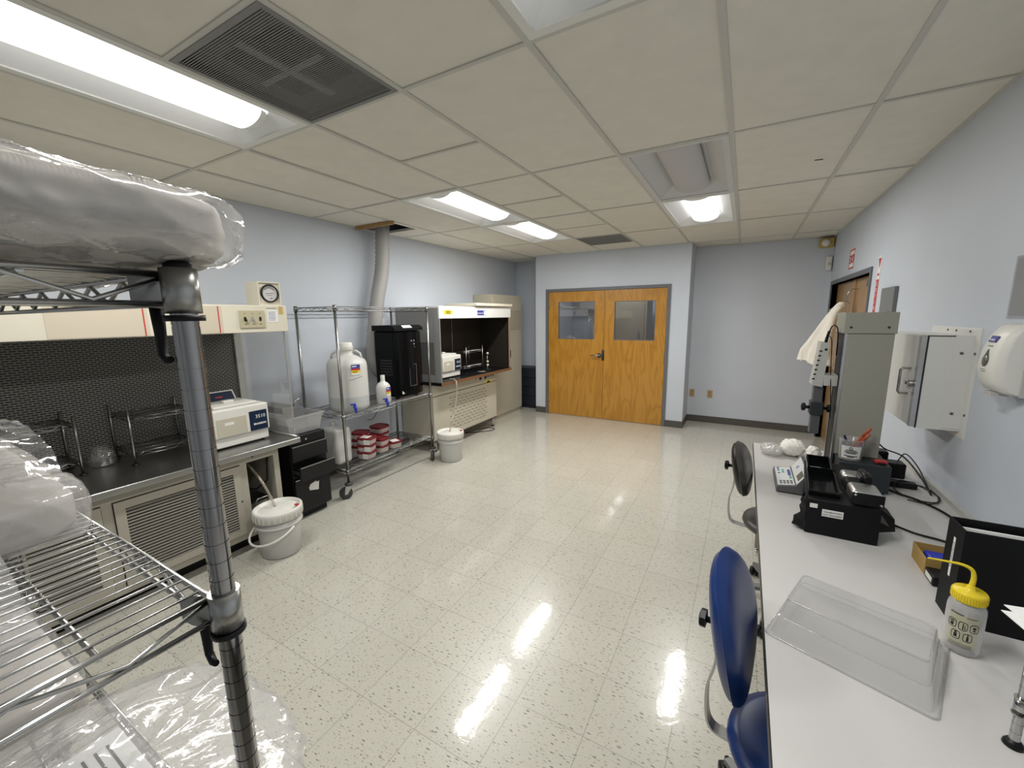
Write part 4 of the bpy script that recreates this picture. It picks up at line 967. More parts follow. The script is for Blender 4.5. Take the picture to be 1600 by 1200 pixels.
na = Vector((1, -.5, 0)).normalized()
tap(t, (c[0] + na.x * R, c[1] + na.y * R, CZ + .05), na)
nl = Vector((.93, -.25, 0)).normalized(); hazard_label(t, None, (c[0] + nl.x * (R + .001), c[1] + nl.y * (R + .001), CZ + .395), nl, .085, .095)
b = MB(t)
for k in range(14):
    a = -.62 + k * .055; d = Vector((math.cos(a), math.sin(a), 0)); b.obox(Vector((*c, CZ + .30 + .002 * k)) + d * (R + .0006), d, (-d.y, d.x, 0), (0, 0, 1), .0005, .003 if k % 3 else .0045, .0022)
b.done('handwriting', 'greyink', t)
c = (-3.20, 2.945); R = .072
t = thing('carboy_bottle', 'small clear carboy bottle with blue tap between big carboy and black unit', 'bottle', (*c, CZ))
b = MB(t); b.lathe([(R * .9, 0), (R, .012), (R, .155), (R * .95, .18), (R * .7, .205), (.026, .22), (.022, .235), (.022, .285), (.02, .287), (0, .287)], (*c, CZ), 30, cap=False); b.done('tank', 'poly', t)
tap(t, (c[0] + na.x * R, c[1] + na.y * R, CZ + .03), na)
nl = Vector((.95, .0, 0)).normalized(); hazard_label(t, None, (c[0] + nl.x * (R + .001), c[1], CZ + .125), nl, .055, .085)
# black portable air conditioner
AIRCON = t = thing('air_conditioner', 'glossy black portable air conditioner on the cart, joined to the grey duct', 'air conditioner', (-3.29, 3.30, CZ))
ax0, ax1, ay0, ay1, az1 = -3.45, -3.135, 3.075, 3.485, 1.575
b = MB(t); b.box(ax0, ax1 - .02, ay0 + .01, ay1 - .01, CZ + .03, az1 - .06, .02, 3); b.done('body', 'acblack', t)
b = MB(t); rows = []
for z, e in ((CZ + .035, .0), (CZ + .4, .004), (az1 - .07, -.006)):
    rows.append([(ax1 - .02, ay0, z), (ax1 + e - .005, ay0 + .012, z), (ax1 + e + .012, ay0 + .1, z), (ax1 + e + .016, (ay0 + ay1) / 2, z), (ax1 + e + .012, ay1 - .1, z), (ax1 + e - .005, ay1 - .012, z), (ax1 - .02, ay1, z)])
b.grid(rows); b.face(rows[0]); b.face(rows[-1]); b.done('front_panel', 'acgloss', t)
b = MB(t); b.prism([(ax0, ay0 - .008, az1 - .058), (ax1 + .016, ay0 - .008, az1 - .058), (ax1 + .012, ay0 - .008, az1 - .03), (ax1 - .02, ay0 - .008, az1 - .004), (ax1 - .05, ay0 - .008, az1), (ax0, ay0 - .008, az1)], (0, ay1 - ay0 + .016, 0)); b.done('top_cowl', 'acblack', t)
b = MB(t); b.prism([(ax1 + .0125, 3.2, az1 - .029), (ax1 - .0195, 3.2, az1 - .003), (ax1 - .0195, 3.33, az1 - .003), (ax1 + .0125, 3.33, az1 - .029)], (.001, 0, .0014)); b.done('white_tag', 'labwhite', t)
b = MB(t)
for k in range(3):
    for j in range(2): b.box(ax1 + .010, ax1 + .0125, 3.30 + j * .04, 3.318 + j * .04, 1.33 + k * .035, 1.345 + k * .035)
b.done('touch_icons', 'greyink', t)
b = MB(t); x = ax1 + .018
for a in ((3.26, 3.262, .92, 1.15), (3.36, 3.362, .92, 1.15), (3.26, 3.362, .918, .92), (3.26, 3.362, 1.15, 1.152)): b.box(x - .003, x + .0005, *a)
b.done('panel_groove', 'greyink', t)
b = MB(t); xx = ax1 + .0135; b.prism([(xx, 3.135, .848), (xx, 3.142, .848), (xx, 3.17, .851), (xx, 3.17, .858), (xx, 3.145, .858), (xx, 3.156, .866), (xx, 3.137, .882)], (.001, 0, 0)); b.done('badge', 'labwhite', t)
b = MB(t)
for k in range(6): b.box(ax0 + .08, ax1 - .06, ay0 + .006, ay0 + .011, 1.05 + k * .03, 1.065 + k * .03)
b.done('side_grille', 'ink', t)
for x in (ax0 + .05, ax1 - .06):
    for y in (ay0 + .06, ay1 - .06):
        b = MB(t); b.lathe([(.018, 0), (.022, .015), (.018, .032)], (x, y, CZ), 12); b.done('caster', 'black', t)
# flexible duct
path = bez([(-3.545, 3.40, CE + .06), (-3.548, 3.36, 2.2), (-3.555, 3.27, 1.85), (-3.56, 3.20, 1.5), (-3.56, 3.17, 1.25), (-3.54, 3.18, 1.12), (-3.50, 3.20, 1.06), (-3.455, 3.21, 1.05)], 22)
rr = [(.080 if k % 2 else .071) for k in range(len(path))]
o = MB().tube(path, rr, 22).done('flexible_duct', 'duct'); tag(o, 'grey ribbed flexible duct rising from black unit to the ceiling', 'duct')
# jug on the lower cart shelf
LZ = .2725
t = thing('plastic_jug', 'cloudy white square plastic jug at left end of cart bottom shelf', 'jug', (-3.36, 2.46, LZ))
b = MB(t); b.box(-3.47, -3.25, 2.385, 2.56, LZ, LZ + .355, .035, 4); b.lathe([(.035, .35), (.03, .37), (.03, .395), (0, .396)], (-3.40, 2.47, LZ), 18, cap=False); b.done('jug_body', 'poly', t)
# red-lidded tubs
def tub(x, y, z, w, h, rz, label):
    t = thing('food_tub', label, 'tub', (x, y, z), rz, 'red-lidded tubs on the cart bottom shelf')
    def sq(wd, z, e=.55, n=32): return [(wd / 2 * math.copysign(abs(math.cos(2 * PI * k / n)) ** e, math.cos(2 * PI * k / n)), wd / 2 * math.copysign(abs(math.sin(2 * PI * k / n)) ** e, math.sin(2 * PI * k / n)), z) for k in range(n)]
    b = MB(); b.grid([sq(w * .82, 0), sq(w * .86, .006), sq(w * .95, h - .018)], closed=True); b.face(sq(w * .82, 0)); b.done('tub_body', mat_tub, t)
    b = MB(); b.grid([sq(w * .96, h - .022), sq(w, h - .020), sq(w, h - .004), sq(w * .97, h), sq(w * .90, h), sq(w * .87, h - .004)], closed=True); b.face(sq(w * .87, h - .004)); b.done('lid', 'redlid', t)
    return t
mat_tub = mat('pale frosted tub plastic', (.55, .46, .44), .35)
H = .072; z = LZ
def stack(x, y, w, rz, n, where):
    names = {1: ['only tub'], 2: ['lower tub', 'upper tub'], 3: ['bottom tub', 'middle tub', 'top tub']}[n]; out = []
    for k in range(n): out.append(tub(x + .006 * ((k * 7) % 3 - 1), y, LZ + k * (H + .0004), w, H, rz + .1 * ((k * 5) % 3 - 1), f'red-lidded plastic {names[k]} {where}'))
    return out
S = stack(-3.215, 2.70, .165, .25, 3, 'of the front-left stack on the cart')
for o in S:
    b = MB(); b.prism([(.02, -.0855, .012), (.085, -.0855, .012), (.085, -.0855, .06), (.02, -.0855, .06)], (0, -.0008, 0)); b.done('paper_label', 'labwhite', o)
b = MB(); b.prism([(-.05, -.05, H - .0035), (.04, -.05, H - .0035), (.04, .03, H - .0035), (-.05, .03, H - .0035)], (0, 0, .0008)); b.done('lid_label', 'labwhite', S[2])
stack(-3.24, 2.905, .145, .1, 2, 'of the two-high stack at centre on the cart')
S2 = stack(-3.22, 3.075, .145, -.2, 1, 'alone at right end of the row on the cart')
b = MB(); b.prism([(-.05, -.04, H - .0035), (.05, -.04, H - .0035), (.05, .04, H - .0035), (-.05, .04, H - .0035)], (0, 0, .0008)); b.done('lid_label', 'labwhite', S2[0])
stack(-3.42, 2.80, .17, .5, 3, 'of the rear-left stack near the wall')
stack(-3.43, 3.06, .18, .1, 3, 'of the rear-right stack near the wall')
MB(AIRCON).tube(bez([(-3.30, 2.93, .745), (-3.31, 2.94, .68), (-3.36, 2.92, .6), (-3.45, 2.93, .58)], 8), .003, 6).done('power_cord', 'black', AIRCON)

# ------------------------------------------------------------------ farther hood
HOOD = t = thing('fume_hood', 'white-fronted dark hood with brown worktop edge, farther along the left wall', 'fume hood', (-3.39, 4.53, 0))
gy0, gy1, hx = 3.705, 5.355, -3.05
W2 = .885
b = MB(t); b.box(XL + .01, hx, gy0 - .01, gy1, W2 - .035, W2); b.done('worktop', 'black', t)
b = MB(t); b.box(hx, hx + .006, gy0 - .01, gy1, W2 - .036, W2 + .001); b.done('front_edge', 'woodedge', t)
b = MB(t); b.box(hx - .02, hx, gy0, gy1, 1.637, 1.782, .003); b.box(XL + .01, hx - .02, gy0 + .012, gy1 - .012, 1.762, 1.78); hd = b.done('header', 'white', t)
b = MB(t); b.box(XL + .01, hx - .1, gy0, gy0 + .012, 1.36, 1.76); b.box(hx - .10, hx - .001, gy0, gy0 + .012, W2 + .001, 1.637); b.box(hx - .10, hx - .021, gy0, gy0 + .012, 1.637, 1.762); b.box(XL + .01, XL + .12, gy0, gy0 + .012, W2 + .001, 1.36); b.box(XL + .12, hx - .10, gy0, gy0 + .012, W2 + .001, W2 + .09); b.done('near_side_panel', mat('grey hood side', (.25, .25, .245), .5), t)
b = MB(t); b.box(XL + .12, hx - .10, gy0 + .003, gy0 + .008, W2 + .09, 1.36); lab(b.done('side_window', 'smoke', t), 'smoky side window')
b = MB(t); b.box(XL + .01, hx - .02, gy1 - .012, gy1, W2 + .001, 1.78); b.done('far_side_panel', 'hoodin', t)
b = MB(t); b.box(-3.62, -3.60, gy0 + .012, gy1 - .012, W2 + .001, 1.76); b.done('back_panel', 'hoodin', t)
b = MB(t); b.cyl((-3.59, 4.62, W2), (-3.59, 4.62, 1.76), .006, 8); b.done('centre_rod', 'steel', t)
b = MB(t); b.box(hx - .012, hx - .004, gy1 - .055, gy1 - .02, W2 + .001, 1.637); fr = b.done('far_front_channel', 'woodedge', t)
b = MB(t)
for k in range(30): b.box(hx - .004, hx - .002, gy1 - .05, gy1 - .035, W2 + .02 + k * .025, W2 + .035 + k * .025)
b.done('slotted_strip', 'lgrey', t)
b = MB(t); b.use('labyellow'); b.box(hx, hx + .001, 3.79, 3.95, 1.685, 1.735); b.use('ink')
for k in range(3): b.box(hx + .001, hx + .0014, 3.825, 3.915, 1.693 + k * .013, 1.700 + k * .013)
b.done('yellow_sticker', 'labyellow', t)
b = MB(t); b.use('labblue'); b.box(hx, hx + .001, 4.48, 4.68, 1.672, 1.735); b.use('labwhite'); b.box(hx + .001, hx + .0014, 4.485, 4.62, 1.695, 1.703); b.box(hx + .001, hx + .0014, 4.63, 4.675, 1.676, 1.73); b.box(hx, hx + .001, 4.71, 4.80, 1.665, 1.74); b.use('greyink'); b.box(hx, hx + .001, 4.5, 4.53, 1.748, 1.755); b.done('rating_label', 'labblue', t)
bx_ = -3.20
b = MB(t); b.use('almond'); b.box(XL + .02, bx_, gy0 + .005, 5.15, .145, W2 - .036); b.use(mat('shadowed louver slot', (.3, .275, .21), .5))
for r in range(11):
    for k in range(9):
        y = 4.02 + k * .095 + (.048 if r % 2 else 0); z = .23 + r * .04
        b.prism([(bx_, y, z), (bx_, y + .058, z), (bx_ + .005, y + .058, z + .003), (bx_ + .005, y, z + .003)], (0, 0, .008))
b.done('base_cabinet', 'almond', t)
b = MB(t); b.box(bx_, bx_ + .004, gy0 + .0, 5.15, .70, .706); b.box(bx_, bx_ + .01, gy0, 5.15, .145, .155); b.done('panel_seam', 'darkin', t)
for y in (gy0 + .05, 5.10):
    for x in (bx_ - .04, XL + .1):
        b = MB(t); b.cyl((x, y, .03), (x, y, .146), .024, 12); lg = b.done('leg', 'almond', t)
        b = MB(t); b.cyl((x, y, 0), (x, y, .03), .018, 10); b.done('levelling_foot', 'black', lg)
b = MB(t); b.use('lgrey'); b.box(bx_, bx_ + .006, 4.62, 5.08, .765, .825); b.use('black')
for y in (4.70, 4.83): b.box(bx_ + .006, bx_ + .012, y, y + .045, .775, .815)
for y in (4.92, 4.99, 5.05): b.cyl((bx_ + .006, y, .80), (bx_ + .014, y, .80), .012, 10)
b.done('switch_strip', 'lgrey', t)
b = MB(t); b.use('labyellow'); b.box(bx_, bx_ + .001, 4.88, 5.0, .69, .745); b.use('ink'); b.box(bx_ + .001, bx_ + .0014, 4.9, 4.98, .7, .73); b.done('yellow_caution_sticker', 'labyellow', t)
sonic('white ultrasonic cleaner with navy panel inside the farther dark hood', -3.22, 3.945, 4.325, W2, .31, .285)
b = MB(); b.tube(bez([(-3.42, 3.93, W2 + .30), (-3.40, 3.98, W2 + .36), (-3.36, 4.05, W2 + .35), (-3.34, 4.09, W2 + .31)], 6), .007, 8); tag(b.done('lifting_hook', 'chrome'), 'thin chrome hook resting on the cover of the farther ultrasonic cleaner', 'hook')
bench_rack('grey two-shelf rack standing inside the farther dark hood', -3.52, -3.28, 4.52, 4.92, W2, (.09, .30), .36, group='racks in the farther hood')
t = thing('clamp_stand', 'small clamp stand with pale knobs beside the rack in the farther hood', 'stand', (-3.25, 5.0, W2))
b = MB(t); b.box(-3.29, -3.21, 4.96, 5.04, W2, W2 + .01); b.done('base_plate', 'steel', t); b = MB(t); b.cyl((-3.25, 5.0, W2 + .01), (-3.25, 5.0, W2 + .26), .007, 10); b.done('rod', 'steel', t)
for z in (.07, .12, .24):
    b = MB(t); b.lathe([(.0, -.012), (.016, -.01), (.016, .01), (0, .012)], (-3.235, 4.985, W2 + z), 12, axis=(1, -.5, 0), cap=False); b.done('knob', 'cream', t)
t = thing('watch_glass', 'pale flat dish on the dark worktop inside the farther hood', 'dish', (-3.17, 4.72, W2)); b = MB(t); b.lathe([(.03, 0), (.06, .01), (.062, .013), (0, .008)], (-3.17, 4.72, W2), 22); b.done('dish_body', 'greymet', t)
t = thing('flat_housing', 'cream flat lamp housing lying on top of the farther hood', 'housing', (-3.28, 4.9, 1.783))
b = MB(t); b.box(-3.55, -3.02, 4.42, 5.36, 1.79, 1.83, .008); b.done('shell', 'cream', t); b = MB(t); b.box(-3.5, -3.1, 4.55, 4.6, 1.7825, 1.79); b.box(-3.5, -3.1, 5.2, 5.25, 1.7825, 1.79); b.done('runner', 'lgrey', t)
MB(HOOD).tube(bez([(-3.40, 4.6, .006), (-3.22, 4.75, .006), (-3.12, 4.9, .006), (-3.16, 5.0, .006), (-3.28, 4.95, .006), (-3.36, 4.75, .006)], 8), .005, 6).done('power_cord', 'black', HOOD)

# ------------------------------------------------------------------ tall beige cabinet, slate drawers
t = thing('tall_cabinet', 'tall beige metal cabinet between the farther hood and the corner', 'cabinet', (-3.55, 5.83, 0))
b = MB(t); b.box(XL + .01, -3.375, 5.375, 6.285, .06, 1.99, .003); b.box(XL + .03, -3.39, 5.39, 6.27, 0, .06); b.done('body', 'beige', t)
b = MB(t); b.box(-3.374, -3.366, 5.385, 5.829, .075, 1.945); b.done('door', 'beige', t); b = MB(t); b.box(-3.374, -3.366, 5.832, 6.275, .075, 1.945); d = b.done('door', 'beige', t)
b = MB(t); b.box(-3.366, -3.352, 5.86, 5.885, .98, 1.10); b.done('door_handle', 'chrome', d)
b = MB(t); b.box(-3.3655, -3.364, 5.9, 6.25, 1.42, 1.75); b.done('paper_notice', mat('faded taped sheet', (.38, .34, .26), .6), d)
t = thing('drawer_unit', 'dark slate-blue drawer unit in the alcove left of the double doors', 'drawer unit', (-3.45, 6.6, 0))
b = MB(t); b.box(-3.70, -3.16, 6.46, 6.79, .05, .735); b.box(-3.66, -3.2, 6.48, 6.78, 0, .05); b.done('carcass', 'drawer', t)
for k in range(4):
    b = MB(t); z = .07 + k * .165; b.box(-3.69, -3.17, 6.445, 6.459, z, z + .155, .004); b.box(-3.55, -3.3, 6.44, 6.447, z + .12, z + .14); b.done('drawer', 'drawer', t)

# ================================================================== work table on the right
TZ = .735
t = thing('work_table', 'long white laminate table with black edge along the right wall', 'table', (.52, 1.2, 0))
tx0, tx1, ty0, ty1 = .113, .915, -1.0, 3.325
b = MB(t); b.box(tx0 + .002, tx1, ty0, ty1 - .002, TZ - .03, TZ); b.done('tabletop', 'table', t)
b = MB(t); b.box(tx0 - .001, tx0 + .002, ty0, ty1, TZ - .031, TZ - .001); b.box(tx0 + .002, tx1, ty1 - .002, ty1 + .001, TZ - .031, TZ - .001); b.done('edge_band', 'tedge', t)
b = MB(t); b.box(tx1, XR - .001, ty0, ty1, TZ - .03, TZ + .025); b.done('back_strip', 'lgrey', t)
for x in (.19, .86):
    for y in (-.8, 1.25, 3.14):
        if x == .19 and y == 1.25: continue
        b = MB(t); b.box(x - .02, x + .02, y - .025, y + .025, .035, TZ - .031); lg = b.done('leg', 'beigemetal', t)
        b = MB(t); b.cyl((x, y, .012), (x, y, .035), .006, 8); b.lathe([(.018, 0), (.016, .008), (.008, .012)], (x, y, 0), 12); b.done('levelling_foot', 'chrome', lg)
b = MB(t); b.box(.86, .88, ty0 + .1, 3.1, TZ - .13, TZ - .031); b.done('apron', 'beigemetal', t)

# stools ------------------------------------------------------------
def stool(label, hub, zs, back, bw, bh, mseat, mback, rz=0.0, tilt=.14, knobz=None, name='lab_stool', legs0=.3):
    """stool facing +X: star base, column, round seat, bent bar, backrest on the -X side"""
    hx_, hy_ = hub
    t = thing(name, label, 'stool', (hx_, hy_, 0), rz, 'stools at the white table')
    b = MB(); b.lathe([(.035, .07), (.03, .14), (.028, .16)], (0, 0, 0), 16); b.done('hub', 'alu', t)
    for k in range(5):
        a = legs0 + 2 * PI * k / 5; d = Vector((math.cos(a), math.sin(a), 0)); s = Vector((-d.y, d.x, 0))
        b = MB(); P = [d * .025 + s * .022 + Vector((0, 0, .12)), d * .30 + s * .014 + Vector((0, 0, .085)), d * .30 - s * .014 + Vector((0, 0, .085)), d * .025 - s * .022 + Vector((0, 0, .12))]
        b.prism(P, (0, 0, -.022)); lg = b.done('base_leg', 'leggrey', t)
        w = d * .30 + Vector((0, 0, .028)); ax = (s + d * .4).normalized()
        b = MB(); b.lathe([(.012, -.026), (.026, -.022), (.028, -.012), (.028, -.005), (.02, -.003), (.02, .003), (.028, .005), (.028, .012), (.026, .022), (.012, .026)], w, 18, axis=ax); b.cyl(w + Vector((0, 0, .02)), w + Vector((0, 0, .055)), .01, 8); b.done('caster', 'black', lg)
    b = MB(); b.cyl((0, 0, .14), (0, 0, zs - .10), .025, 16); b.cyl((0, 0, zs - .2), (0, 0, zs - .075), .02, 14); b.done('gas_column', 'black', t)
    b = MB(); b.box(-.09, .09, -.07, .07, zs - .085, zs - .07); b.done('seat_plate', 'black', t)
    b = MB(); b.lathe([(.10, -.07), (.17, -.066), (.20, -.045), (.205, -.03), (.20, -.012), (.17, .0), (.10, -.006), (0, -.01)], (0, 0, zs), 40, cap=False); b.done('seat', mseat, t)
    # backrest: curved pad
    bx, bz = back
    def pad(off, gw, gh, th0):
        rows = []; n = 26
        for i in range(n + 1):
            v = -1 + 2 * i / n; row = []
            for j in range(n + 1):
                u = -1 + 2 * j / n
                # square -> rounded
                uu = u * math.sqrt(1 - v * v * .5); vv = v * math.sqrt(1 - u * u * .5)
                y = uu * gw * 1.0; z = vv * gh
                r = min(1, math.hypot(uu, vv)); e = math.sqrt(max(0, 1 - r ** 4))
                x = bx + off * e * th0 + (.6 * y * y) + tilt * (-z)
                row.append((x, y, bz + z))
            rows.append(row)
        return rows
    b = MB(); b.grid(pad(1, bw / 2, bh / 2, .046)); b.grid(pad(-.30, bw / 2, bh / 2, .03)); pd = b.done('backrest', mseat, t)
    b = MB(); rs = pad(-1, bw / 2 * .97, bh / 2 * .97, .03); b.grid([[(p[0] - .002, p[1], p[2]) for p in r] for r in rs]); b.done('back_shell', mback, pd)
    # bent flat bar
    kz = knobz or bz
    xb = bx - .036
    pts = bez([(xb + .01, 0, kz + .02), (xb + .012, 0, kz - .06), (xb + .008, 0, lp(zs, kz, .5)), (xb - .008, 0, lp(zs, kz, .2)), (xb + .004, 0, zs - .06), (xb + .06, 0, zs - .082), (-.08, 0, zs - .0785)], 8)
    b = MB(); rows = []
    for i, p in enumerate(pts):
        q = pts[min(i + 1, len(pts) - 1)] - pts[max(i - 1, 0)]; nrm = Vector((0, 1, 0)).cross(q.normalized()) * .0032
        rows.append([p + Vector((0, -.019, 0)) + nrm, p + Vector((0, .019, 0)) + nrm, p + Vector((0, .019, 0)) - nrm, p + Vector((0, -.019, 0)) - nrm])
    b.grid(rows, closed=True, smooth=False); b.face(rows[0]); b.face(rows[-1]); b.done('back_bar', 'alu', t)
    b = MB(); b.cyl((bx - .02, 0, kz), (bx - .058, 0, kz), .009, 10); kc = Vector((bx - .058, 0, kz))
    b.lathe([(.012, 0), (.027, -.003), (.027, -.018), (.015, -.022)], kc, 7, smooth=False, axis=(1, 0, 0)); b.done('adjust_knob', 'black', t)
    return t
stool('blue vinyl stool tucked under the white table, nearest the camera', (.243, 1.20), .475, (-.222, .775), .40, .40, 'blue', 'blue', -.12, .2, .752, legs0=2.36)
stool('dark grey vinyl stool tucked under the far part of the white table', (.27, 2.545), .53, (-.235, .785), .36, .30, 'greyvinyl', 'black', -.1, .2, .79, legs0=2.03)

# ------------------------------------------------------------------ black bench device
SEALER = t = thing('sealing_device', 'black bench instrument with glossy tray, silver clamp bar and white stickers', 'instrument', (.40, 2.28, TZ))
x0, x1, y0, y1, z1 = .282, .521, 2.008, 2.56, .885
b = MB(t); b.hexa([(x0, y0, TZ + .004), (x1, y0, TZ + .004), (x1, y1, TZ + .004), (x0 + .046, y1, TZ + .004), (x0, y0, z1), (x1, y0, z1), (x1, y1, z1), (x0 + .046, y1, z1)]); b.done('body', 'blackmat', t)
b = MB(t)
for x in (x0 + .02, x1 - .02):
    for y in (y0 + .02, y1 - .02): b.cyl((x, y, TZ), (x, y, TZ + .006), .01, 8)
b.done('rubber_feet', 'black', t)
def tray(name, a, c, d, e, za, zb, m='blackgloss'):
    b = MB(t); w = .007
    sk = lambda y: (y - 2.008) * .083
    def hx2(xa, xb, ya, yb, z0, z1_): b.hexa([(xa + sk(ya), ya, z0), (xb + sk(ya), ya, z0), (xb + sk(yb), yb, z0), (xa + sk(yb), yb, z0), (xa + sk(ya), ya, z1_), (xb + sk(ya), ya, z1_), (xb + sk(yb), yb, z1_), (xa + sk(yb), yb, z1_)])
    hx2(a, c, d, d + w, za, zb); hx2(a, c, e - w, e, za, zb); hx2(a, a + w, d + w, e - w, za, zb); hx2(c - w, c, d + w, e - w, za, zb); hx2(a + w, c - w, d + w, e - w, za, za + .004); return b.done(name, m, t)
tray('glossy_tray', .286, .394, 2.06, 2.335, z1 + .0005, .910); tray('glossy_tray', .286, .384, 2.34, 2.55, z1 + .0005, .922)
b = MB(t); b.box(.325, .365, 2.336, 2.343, .921, .926, .002); b.done('divider_highlight', 'chrome', t)  # highlight on the tray divider, built as a small chrome strip
b = MB(t)
b.use('alu'); b.box(.428, .528, 2.03, 2.15, .89, .945, .018, 4); b.box(.428, .520, 2.235, 2.31, .89, .945, .018, 4)
b.use('blackmat'); b.box(.430, .524, 2.152, 2.233, .89, .938, .012, 3); b.done('clamp_bar', 'alu', t)
b = MB(t); b.box(.428, .53, 2.022, 2.0295, .888, .94, .003); b.done('clamp_end_plate', 'black', t); b = MB(t); b.box(.478, .52, 2.17, 2.25, .9385, .965, .006); b.cyl((.50, 2.15, .955), (.50, 2.27, .955), .014, 10); b.done('clamp_handle', 'black', t)
b = MB(t)
for z in (.90, .93): b.lathe([(.006, 0), (.005, .003), (0, .004)], (.438 if z > .91 else .52, 2.022, z), 10, axis=(0, -1, 0), cap=False)
b.done('screws', 'chrome', t)
b = MB(t); b.prism([(.522, 2.03, .885), (.575, 2.06, .84), (.585, 2.07, .785), (.522, 2.03, .785)], (.0, .10, 0)); b.done('side_wing', 'blackmat', t)
b = MB(t); b.prism([(.525, 2.0295, .83), (.56, 2.05, .81), (.528, 2.032, .86)], (0, -.001, 0)); b.done('grey_triangle_mark', 'midgrey', t)
b = MB(t); b.box(.335, .405, 2.0065, 2.008, .822, .852); st = b.done('white_sticker', 'labwhite', t)
text('CALIBRATION', .0095, t, 'lettering', 'ink', (.370, 2.0062, .839), (1, 0, 0), (0, 0, 1), depth=.0003, align='CENTER', parent=st)
text('NOT REQUIRED', .009, t, 'lettering', 'ink', (.370, 2.0062, .827), (1, 0, 0), (0, 0, 1), depth=.0003, align='CENTER', parent=st)
b = MB(t); b.box(.292, .318, 2.0065, 2.008, .852, .870); b.done('small_sticker', 'labwhite', t)
text('STER', .026, t, 'lettering', 'lgrey', (.418, 2.14, z1 + .001), (0, 1, 0), (-1, 0, 0), depth=.0003)
b = MB(t); rows = []
for k in range(9):
    z = .88 - k * .0165; rows.append([(x0 + .004, y0 + .10 + .01 * math.sin(k), z), (x0 - .012 - .008 * abs(math.sin(k * 1.7)) - .003 * k * (k > 5), y0 + .04 + .012 * math.cos(k * 2.1), z), (x0 - .001, y0 + .005 + .004 * math.sin(k * 2), z)])
b.grid(rows); b.done('torn_fabric_flap', 'blackmat', t)

# keypad / display unit
t = thing('keypad_unit', 'small grey console with keypad and display beside the black instrument', 'console', (.27, 2.57, TZ))
ya, yb = 2.42, 2.73
b = MB(t); b.prism([(.203, ya, TZ + .008), (.345, ya, TZ + .008), (.345, ya, TZ + .118), (.335, ya, TZ + .12), (.288, ya, TZ + .048), (.206, ya, TZ + .034)], (0, yb - ya, 0)); b.done('case', 'midgrey', t)
b = MB(t); b.lathe([(.012, 0), (.012, .008)], (.22, ya + .03, TZ), 10); b.lathe([(.012, 0), (.012, .008)], (.22, yb - .03, TZ), 10); b.lathe([(.012, 0), (.012, .008)], (.32, ya + .03, TZ), 10); b.lathe([(.012, 0), (.012, .008)], (.32, yb - .03, TZ), 10); b.done('feet', 'padgrey', t)
kA, kB = Vector((.209, 0, TZ + .0355)), Vector((.285, 0, TZ + .0485)); ku = (kB - kA); kn = Vector((-ku.z, 0, ku.x)).normalized()
def onk(u, y): return kA + ku * u + Vector((0, y, 0)) + kn * .0005
b = MB(t); b.prism([onk(.02, ya + .012), onk(.98, ya + .012), onk(.98, yb - .012), onk(.02, yb - .012)], kn * .0008); kp = b.done('keypad', 'keypad', t)
def keys(lst, m, nm):
    b = MB(t)
    for u0, u1, y0_, y1_ in lst: b.prism([onk(u0, y0_) + kn * .001, onk(u1, y0_) + kn * .001, onk(u1, y1_) + kn * .001, onk(u0, y1_) + kn * .001], kn * .0012)
    b.done(nm, m, t).parent = kp
keys([(.16 + .2 * c, .30 + .2 * c, ya + .03 + .028 * r, ya + .05 + .028 * r) for c in range(4) for r in range(2)], 'midgrey', 'dark_keys')
keys([(.78, .92, ya + .105, ya + .145), (.42, .56, ya + .2, ya + .225), (.42, .56, ya + .235, ya + .255)], 'green', 'green_keys')
keys([(.74, .92, ya + .155, ya + .25), (.16, .30, ya + .19, ya + .205), (.16, .30, ya + .235, ya + .25), (.16, .28, ya + .265, ya + .29)], 'labblue', 'blue_keys')
dA, dB = Vector((.2895, 0, TZ + .051)), Vector((.333, 0, TZ + .117)); du = dB - dA; dn_ = Vector((-du.z, 0, du.x)).normalized()
def ond(u, y): return dA + du * u + Vector((0, y, 0)) + dn_ * .0006
b = MB(t); b.prism([ond(.02, ya + .008), ond(.96, ya + .008), ond(.96, yb - .008), ond(.02, yb - .008)], dn_ * .0008); dp = b.done('display_panel', 'keypad', t)
b = MB(t); b.prism([ond(.2, ya + .03), ond(.7, ya + .03), ond(.7, ya + .11), ond(.2, ya + .11)], dn_ * .002); b.done('display_window', 'screen', t).parent = dp
text('TA', .03, t, 'lettering', 'labblue', ond(.35, ya + .19) + dn_ * .0012, (0, 1, 0), du, parent=dp, depth=.0003)

# tissue-like gloves at the far end
def glove(name, label, c, h, seed, m='tissue', amp=.013):
    t = thing(name, label, 'glove', (c[0], c[1], TZ), group='white crumpled gloves on the table end'); b = MB(t)
    b.grid(blob_rows((c[0], c[1], TZ + .002 + h[2]), h, .8, .8, 60, 30, 16, amp, seed), closed=True); b.done('crumpled_glove', m, t)
glove('crumpled_glove', 'thin translucent white glove lying flat at the far left of table end', (.215, 3.10, 0), (.06, .075, .03), 31, 'bottlepl', .009)
glove('crumpled_glove', 'largest white crumpled glove in the middle of the table end', (.33, 3.13, 0), (.06, .07, .046), 35)
glove('crumpled_glove', 'white crumpled glove beside the grey column at the table end', (.435, 3.08, 0), (.035, .045, .042), 39)
t = thing('small_carton', 'small grey and yellow carton behind the black instrument', 'carton', (.375, 2.80, TZ))
b = MB(t); b.box(.335, .425, 2.77, 2.84, TZ, TZ + .085); b.done('carton_body', 'greymet', t); b = MB(t); b.box(.335, .375, 2.768, 2.77, TZ + .04, TZ + .085); b.done('yellow_band', 'labyellow', t)

